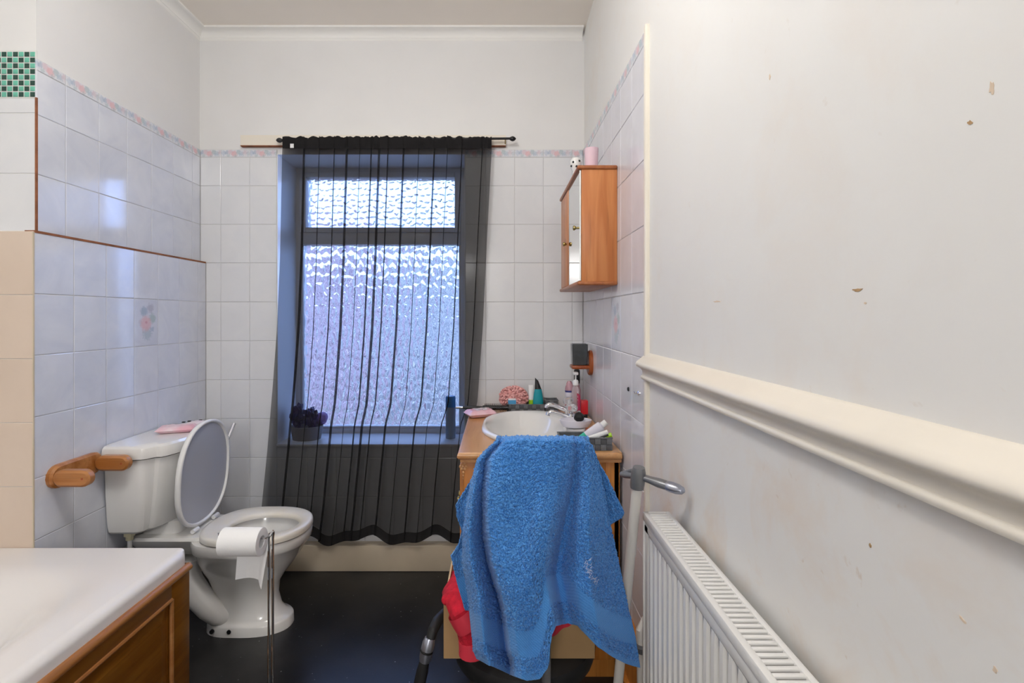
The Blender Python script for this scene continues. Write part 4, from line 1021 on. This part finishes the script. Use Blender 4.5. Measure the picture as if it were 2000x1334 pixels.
for a, z, r in ((-2.2, .078, .0235), (-1.6, .060, .021), (-1.1, .082, .0235), (-2.7, .064, .022), (-1.8, .040, .012)):
    B().blob((c0[0] + r*math.cos(a), c0[1] + r*math.sin(a), zo + z), .0055, 1, 0).build('spot', 'rubber', op)

# ------------------------------------------------------------------ radiator
RX0, RX1, RY0, RY1, RZ0, RZ1 = .366, .428, .10, 1.262, .18, .812
ra = thing('radiator', 'white ribbed panel radiator with a slotted top on the right wall', 'radiator', (.40, .7, RZ0))
pts = []
n = 34; y = RY0 + .03; pitch = (RY1 - RY0 - .06) / n
for k in range(n):
    for t_, dx in ((0, .009), (.14, .009), (.30, .0), (.70, .0), (.86, .009)): pts.append((RX0 + dx, y + pitch*(k + t_)))
pts.append((RX0 + .009, RY1 - .03))
z0_, z1_ = RZ0 + .045, RZ1 - .062
b = B()
v_ = []
for z, k in ((RZ0 + .03, 0), (z0_, 1), (z1_, 1), (z1_ + .014, 0)):
    for x, yy in pts: v_.append((x if k else RX0 + .001, yy, z))
nn = len(pts); b.add(v_, [(j*nn+i, j*nn+i+1, (j+1)*nn+i+1, (j+1)*nn+i) for j in range(3) for i in range(nn-1)])
b.box(RX0, RX0 + .006, RY0, RY1, RZ0, RZ0 + .031).box(RX0, RX0 + .006, RY0, RY0 + .031, RZ0, RZ1 - .03).box(RX0, RX0 + .006, RY1 - .031, RY1, RZ0, RZ1 - .03)
b.rbox(RX0, RX0 + .012, RY0, RY1, z1_ + .013, RZ1 - .020, .004)
b.build('front_panel', 'enamel', ra, ang=.5)
B().box(RX0 + .014, RX1 - .004, RY0 + .01, RY1 - .01, RZ0 + .02, RZ1 - .055).build('convector', 'rad_shade', ra, smooth=False)
B().rbox(RX0 - .003, RX1, RY1 - .006, RY1 + .003, RZ0, RZ1 - .002, .002).build('end_panel', 'enamel', ra); B().rbox(RX0 - .003, RX1, RY0 - .003, RY0 + .006, RZ0, RZ1 - .002, .002).build('end_panel', 'enamel', ra)
B().rbox(RX0 - .004, RX0 + .010, RY0, RY1, RZ1 - .022, RZ1, .004).build('grille_rail', 'enamel', ra); B().rbox(RX1 - .010, RX1 + .002, RY0, RY1, RZ1 - .022, RZ1, .004).build('grille_rail', 'enamel', ra)
gb = B().rbox(RX0 + .008, RX1 - .008, -.0042, .0042, RZ1 - .010, RZ1 - .001, .002).mesh('bar', 'enamel')
nb = 82
for k in range(nb): link('grille_bar', gb, ra, loc=(0, RY0 + .012 + (RY1 - RY0 - .024)*(k + .5)/nb, 0))
c = P(1253, 1262, 1.38)
vv = B().tube([(c[0]+.02, 1.40, c[2]+.06), (c[0], 1.385, c[2]+.04), (c[0], 1.375, c[2]-.06), (c[0], 1.37, .0)], .014, 14).build('supply_pipe', 'stickwhite', ra)
B().lathe([(.018, c[2] - .012), (.021, c[2] - .008), (.021, c[2] + .004), (.018, c[2] + .008)], (c[0], 1.378, 0), 16).build('valve_ring', 'steel_grey', ra)

# ------------------------------------------------------------------ walking stick
stck = thing('walking_stick', 'white walking stick with a grey moulded handle leaning near the radiator', 'walking stick', (.31, 1.36, 0))
top = Vector(P(1245, 944, 1.245)); foot = Vector((.300, 1.37, .02))
B().tube([foot, foot + (top - foot)*.5, top], .0125, 16).build('shaft', 'stickwhite', stck)
B().lathe([(.017, 0), (.020, .004), (.017, .04), (.013, .05)], (foot.x, foot.y, 0), 16).build('ferrule', 'rubber', stck)
ax = (top - foot).normalized()
B().tube([top - ax*.012, top, top + ax*.03, top + ax*.042], [.0165, .0175, .0175, .014], 18).build('socket', 'stickgrey', stck)
hl, hm, hr = Vector(P(1214, 926, 1.285)), Vector(P(1248, 930, 1.245)), Vector(P(1337, 960, 1.165))
D_ = hr - hm
B().tube([hl, hl + (hm-hl)*.25, hl + (hm-hl)*.7, hm, hm + D_*.10, hm + D_*.25, hm + D_*.45, hm + D_*.66, hm + D_*.72],
         [.009, .012, .0105, .013, .0105, .0115, .0145, .0140, .012], 16, flat=.75).build('grip', 'stickgrey', stck)
B().tube([hm + D_*.62, hm + D_*.70, hm + D_*.85, hm + D_*.96, hr], [.0135, .0152, .0148, .0105, .004], 16, flat=.8).build('grip_end', 'silver', stck)
B().tube([hl + Vector((.006, -.004, .006)), hl + (hm-hl)*.6 + Vector((.004, -.004, .014)), hm + Vector((0, 0, .016))], [.004, .005, .006], 8).build('lever', 'stickgrey', stck)

# ------------------------------------------------------------------ chair with towel, box, red robe
SCX, SCY, SR, SZ = .075, 1.46, .205, .392
ch = thing('desk_chair', 'black round-seat swivel chair on a grey back post, mostly hidden under a blue towel', 'chair', (SCX, SCY, 0))
B().lathe([(.05, SZ - .075), (SR*.8, SZ - .07), (SR*.97, SZ - .05), (SR, SZ - .025), (SR*.97, SZ - .006), (SR*.9, SZ)], (SCX, SCY, 0), 36).build('seat', 'rubber', ch)
B().tube([(.117, SCY - .10, SZ - .085), (.117, 1.235, SZ - .09), (.117, 1.215, SZ - .07), (.117, 1.214, SZ + .05), (.117, 1.214, .66)], .011, 12, flat=1.0).build('back_post', 'steel_grey', ch)
B().rbox(.020, .168, 1.206, 1.226, .80, .985, .01, 3).build('backrest', 'rubber', ch)
B().lathe([(.03, .07), (.03, .20), (.022, .20), (.022, SZ - .075)], (SCX, SCY, 0), 16).build('column', 'steel_grey', ch)
for k in range(5):
    a = 2*PI*k/5 + .3; e = (SCX + .22*math.cos(a), SCY + .22*math.sin(a))
    B().tube([(SCX, SCY, .095), (SCX + .11*math.cos(a), SCY + .11*math.sin(a), .088), (e[0], e[1], .062)], [.022, .019, .014], 10).build('leg', 'rubber', ch)
    B().lathe([(.022, -.012), (.025, -.008), (.025, .008), (.022, .012)], (e[0], e[1], .026), 16, 'x').build('castor', 'rubber', ch)
KX0, KX1, KY0, KY1, KZ0, KZ1 = -.143, .257, 1.335, 1.640, SZ + .001, .537
bx = thing('cardboard_box', 'open brown cardboard box on the chair seat', 'box', (.06, 1.48, KZ0))
w_ = .004
B().box(KX0, KX1, KY0, KY0 + w_, KZ0, KZ1).box(KX0, KX1, KY1 - w_, KY1, KZ0, KZ1).box(KX0, KX0 + w_, KY0 + w_, KY1 - w_, KZ0, KZ1).box(KX1 - w_, KX1, KY0 + w_, KY1 - w_, KZ0, KZ1).box(KX0 + w_, KX1 - w_, KY0 + w_, KY1 - w_, KZ0, KZ0 + w_).build('body', 'box', bx, smooth=False)
B().box(KX0 - .0005, KX0 + w_ + .0005, KY0, KY1, KZ1, KZ1 + .0015).box(KX0, KX1, KY0 - .0005, KY0 + w_ + .0005, KZ1, KZ1 + .0015).build('rim', 'boxedge', bx, smooth=False)
ro = thing('red_robe', 'red terry robe with a belt stuffed in the cardboard box', 'robe', (-.09, 1.32, KZ0))
b = B()
pth = [P(918, 1120, 1.52), P(903, 1142, 1.45), P(888, 1160, 1.38), P(890, 1173, 1.322), P(902, 1196, 1.296), P(913, 1222, 1.294), P(920, 1246, 1.293), P(922, 1262, 1.293)]
b.tube(pth, [.040, .038, .034, .027, .031, .030, .031, .032], 18)
rsd = random.Random(3); b.v = [(x + rsd.uniform(-.002, .002), y_ + rsd.uniform(-.002, .002), z + rsd.uniform(-.002, .002)) for x, y_, z in b.v]
b.blob(P(872, 1170, 1.325), .014, 2, .2, 2, 5).blob(P(915, 1135, 1.50), .06, 3, .25, 2.5, 2, (1, 1.3, .5)).blob((.06, 1.50, KZ1 - .03), .13, 3, .25, 2.5, 8, (1.2, .8, .42))
b.build('sleeve', 'red', ro)
p0, p1 = Vector(pth[4]), Vector(pth[5])
B().tube([p0 + Vector((-.004, 0, .004)), p0*.5 + p1*.5, p1 + Vector((.004, 0, -.002))], [.0345, .0345, .0335], 18, caps=False).build('belt_loop', 'red2', ro)
B().tube([pth[6], P(922, 1262, 1.293), P(922, 1276, 1.293)], [.0325, .0335, .034], 18).build('cuff', 'red2', ro)
B().grid(12, 8, lambda u, v: (PX(1078 + 40*u, 1.325), 1.326 - .004*math.sin(u*9), PZ(1190 + (1244 - 26*u - 1190)*v, 1.325))).build('belt_end', 'red2', ro)

# towel
Lf = ([860, 872, 885, 900, 960, 1040, 1100, 1160, 1220, 1270, 1292], [972, 958, 944, 932, 917, 904, 904, 914, 920, 925, 934])
Rf = ([860, 870, 890, 960, 1030, 1090, 1140, 1190, 1240, 1305], [1148, 1156, 1164, 1180, 1193, 1207, 1217, 1228, 1240, 1250])
BOT = ([0, .06, .12, .2, .3, .38, .43, .46, .49, .52, .6, .66, .70, .76, .84, .92, 1], [1286, 1298, 1306, 1318, 1329, 1326, 1305, 1275, 1240, 1223, 1217, 1221, 1238, 1262, 1283, 1297, 1304])
KU = [0, .2, .28, .66, .8, 1]; GT = [0, .02, .05, .83, .92, 1]; GB = [0, .10, .20, .555, .74, 1]
FU = [0, .06, .14, .20, .25, .277, .285, .305, .36, .45, .55, .61, .645, .675, .71, .77, .83, .90, .96, 1]
FD = [.080, .030, .000, .008, .044, .078, .072, -.030, -.048, -.034, -.046, -.036, -.006, .050, .054, .006, -.014, .022, .055, .072]
NUc, NF, NR = 250, 300, 130
U = np.linspace(0, 1, NUc + 1)
fold = np.interp(U, FU, FD); ker = np.ones(5)/5; fold = np.convolve(np.pad(fold, 2, 'edge'), ker, 'valid')
def wob(u, v): return .004*np.sin(u*21 + 3*v) * v + .003*np.sin(v*13 + u*8)
rowsP = []; pile = []; bandr = []
for j in range(NF + 1):
    v = j / NF
    gmix = min(1, v/.72); gm = np.interp(U, KU, GT)*(1-gmix) + np.interp(U, KU, GB)*gmix
    yb = np.interp(gm, *BOT); ytop = 860 + 6*np.abs(gm - .45)**1.5 + 1.2*np.sin(gm*15)
    y = ytop + (yb - ytop)*v
    xl = np.interp(y, *Lf); xr = np.interp(y, *Rf); x = xl + (xr - xl)*gm
    d = 1.170 - .020*v + fold*(.22 + .78*min(1, v*1.6)) + wob(U, v)
    rowsP.append(np.stack([(x - VX)*d/F, d, CH - (y - VY)*d/F], -1))
    dist = (yb - y)*1.18/F*(.97 + .0*v)
    pile.append(np.where(dist < .012, 0.15, np.where((dist > .052) & (dist < .112), 0.0, 1.0)))
Lr = ([862, 905, 955, 986, 1010, 1036, 1062, 1085, 1140, 1194], [974, 940, 910, 890, 893, 902, 896, 881, 893, 909])
Rr = ([862, 930, 1003, 1012, 1025, 1100, 1194], [1146, 1185, 1220, 1213, 1192, 1188, 1178])
rear = []; rp = []
for j in range(1, NR + 1):
    v = j / NR; y = 862 + (1192 - 862)*v + 0*U
    gm = np.interp(U, KU, GT)*(1-v*.8) + U*v*.8
    x = np.interp(y, *Lr)*(1-gm) + np.interp(y, *Rr)*gm
    d = 1.240 + .012*v + .008*v*np.sin(U*24) + .02*v*np.abs(U-.5)*2
    rear.append(np.stack([(x - VX)*d/F, d, CH - (y - VY)*d/F], -1)); rp.append(np.where((v > .80) & (v < .95), 0., np.where(v > .985, .15, 1.)) + 0*U)
ridge = []; ft, rt = rowsP[0], rear[0]
for k in range(1, 10):
    t_ = k/10; m_ = ft*(1-t_) + rt*t_; m_[:, 2] += .012*math.sin(PI*t_); ridge.append(m_)
allr = rear[::-1] + ridge[::-1] + rowsP; allp = rp[::-1] + [np.ones(NUc+1)]*9 + pile
V = np.array(allr); PL = np.array(allp); nr, nc = V.shape[:2]
du = np.gradient(V, axis=1); dv = np.gradient(V, axis=0); nm = np.cross(du, dv); nm /= np.linalg.norm(nm, axis=2, keepdims=True) + 1e-9
rnd = np.random.RandomState(4).normal(0, 1, (nr, nc)); rnd = .55*rnd + .3*np.roll(rnd, 1, 0) + .3*np.roll(rnd, 1, 1)
V = V + nm * (rnd*.0017*PL)[..., None] + np.random.RandomState(5).normal(0, .0003, V.shape)*PL[..., None]
hem = B(); hem.v = [tuple(p) for p in V.reshape(-1, 3)]
hem.f = [(j*nc+i, j*nc+i+1, (j+1)*nc+i+1, (j+1)*nc+i) for j in range(nr-1) for i in range(nc-1)]
me = hem.mesh('towel', 'towel', ang=3.2, fix=False)
at = me.attributes.new('pile', 'FLOAT', 'POINT'); at.data.foreach_set('value', PL.reshape(-1).astype(np.float32))
tw = link('bath_towel', me); tag(tw, 'bright blue terry towel draped over the chair back', 'towel')
sm = tw.modifiers.new('thickness', 'SOLIDIFY'); sm.thickness = .0035; sm.offset = 0
fv = V[-(NF+1):]; fpx = VX + fv[..., 0]*F/fv[..., 1]; fpy = VY + (CH - fv[..., 2])*F/fv[..., 1]
b = B(); rl = random.Random(2)
for k in range(46):
    tx, ty = 1144 + k*.42 + rl.gauss(0, 3), 1092 + k*1.0 + rl.gauss(0, 4)
    q_ = np.unravel_index(np.argmin((fpx - tx)**2 + (fpy - ty)**2), fpx.shape); p = Vector(fv[q_]) + Vector((0, -.0045, 0))
    b.tube([p, p + Vector((rl.uniform(-.004, .004), -.001, rl.uniform(-.004, .004))), p + Vector((rl.uniform(-.006, .006), 0, rl.uniform(-.006, .006)))], .0005, 4)
b.build('lint', 'fluff', tw, label='pale lint fluff')['kind'] = 'stuff'

# curved handle standing beside the box
hd = thing('curved_handle', 'black curved handle with a silver sleeve leaning left of the cardboard box', 'handle', (PX(790, 1.34), 1.34, 0))
hp = [P(884, 1190, 1.50), P(868, 1198, 1.42), P(855, 1212, 1.37), P(846, 1230, 1.345), P(840, 1250, 1.335)]
B().tube(hp, [.011, .013, .014, .0135, .012], 14).build('upper_grip', 'rubber', hd)
B().tube([P(840, 1246, 1.335), P(837, 1256, 1.332), P(834, 1269, 1.33)], [.0135, .0165, .0165], 16).build('sleeve', 'silver', hd)
B().tube([P(834, 1268, 1.33), P(833, 1272, 1.33)], .0172, 16).build('ring', 'rubber', hd)
B().tube([P(833, 1272, 1.33), P(831, 1284, 1.329), P(828, 1296, 1.327)], [.0165, .0165, .012], 16).build('sleeve', 'silver', hd)
B().tube([P(829, 1292, 1.327), P(825, 1310, 1.325), P(817, 1345, 1.325), (PX(800, 1.33), 1.33, .18), (PX(795, 1.34), 1.34, .005)], [.013, .0155, .0155, .0145, .014], 14).build('lower_grip', 'rubber', hd)
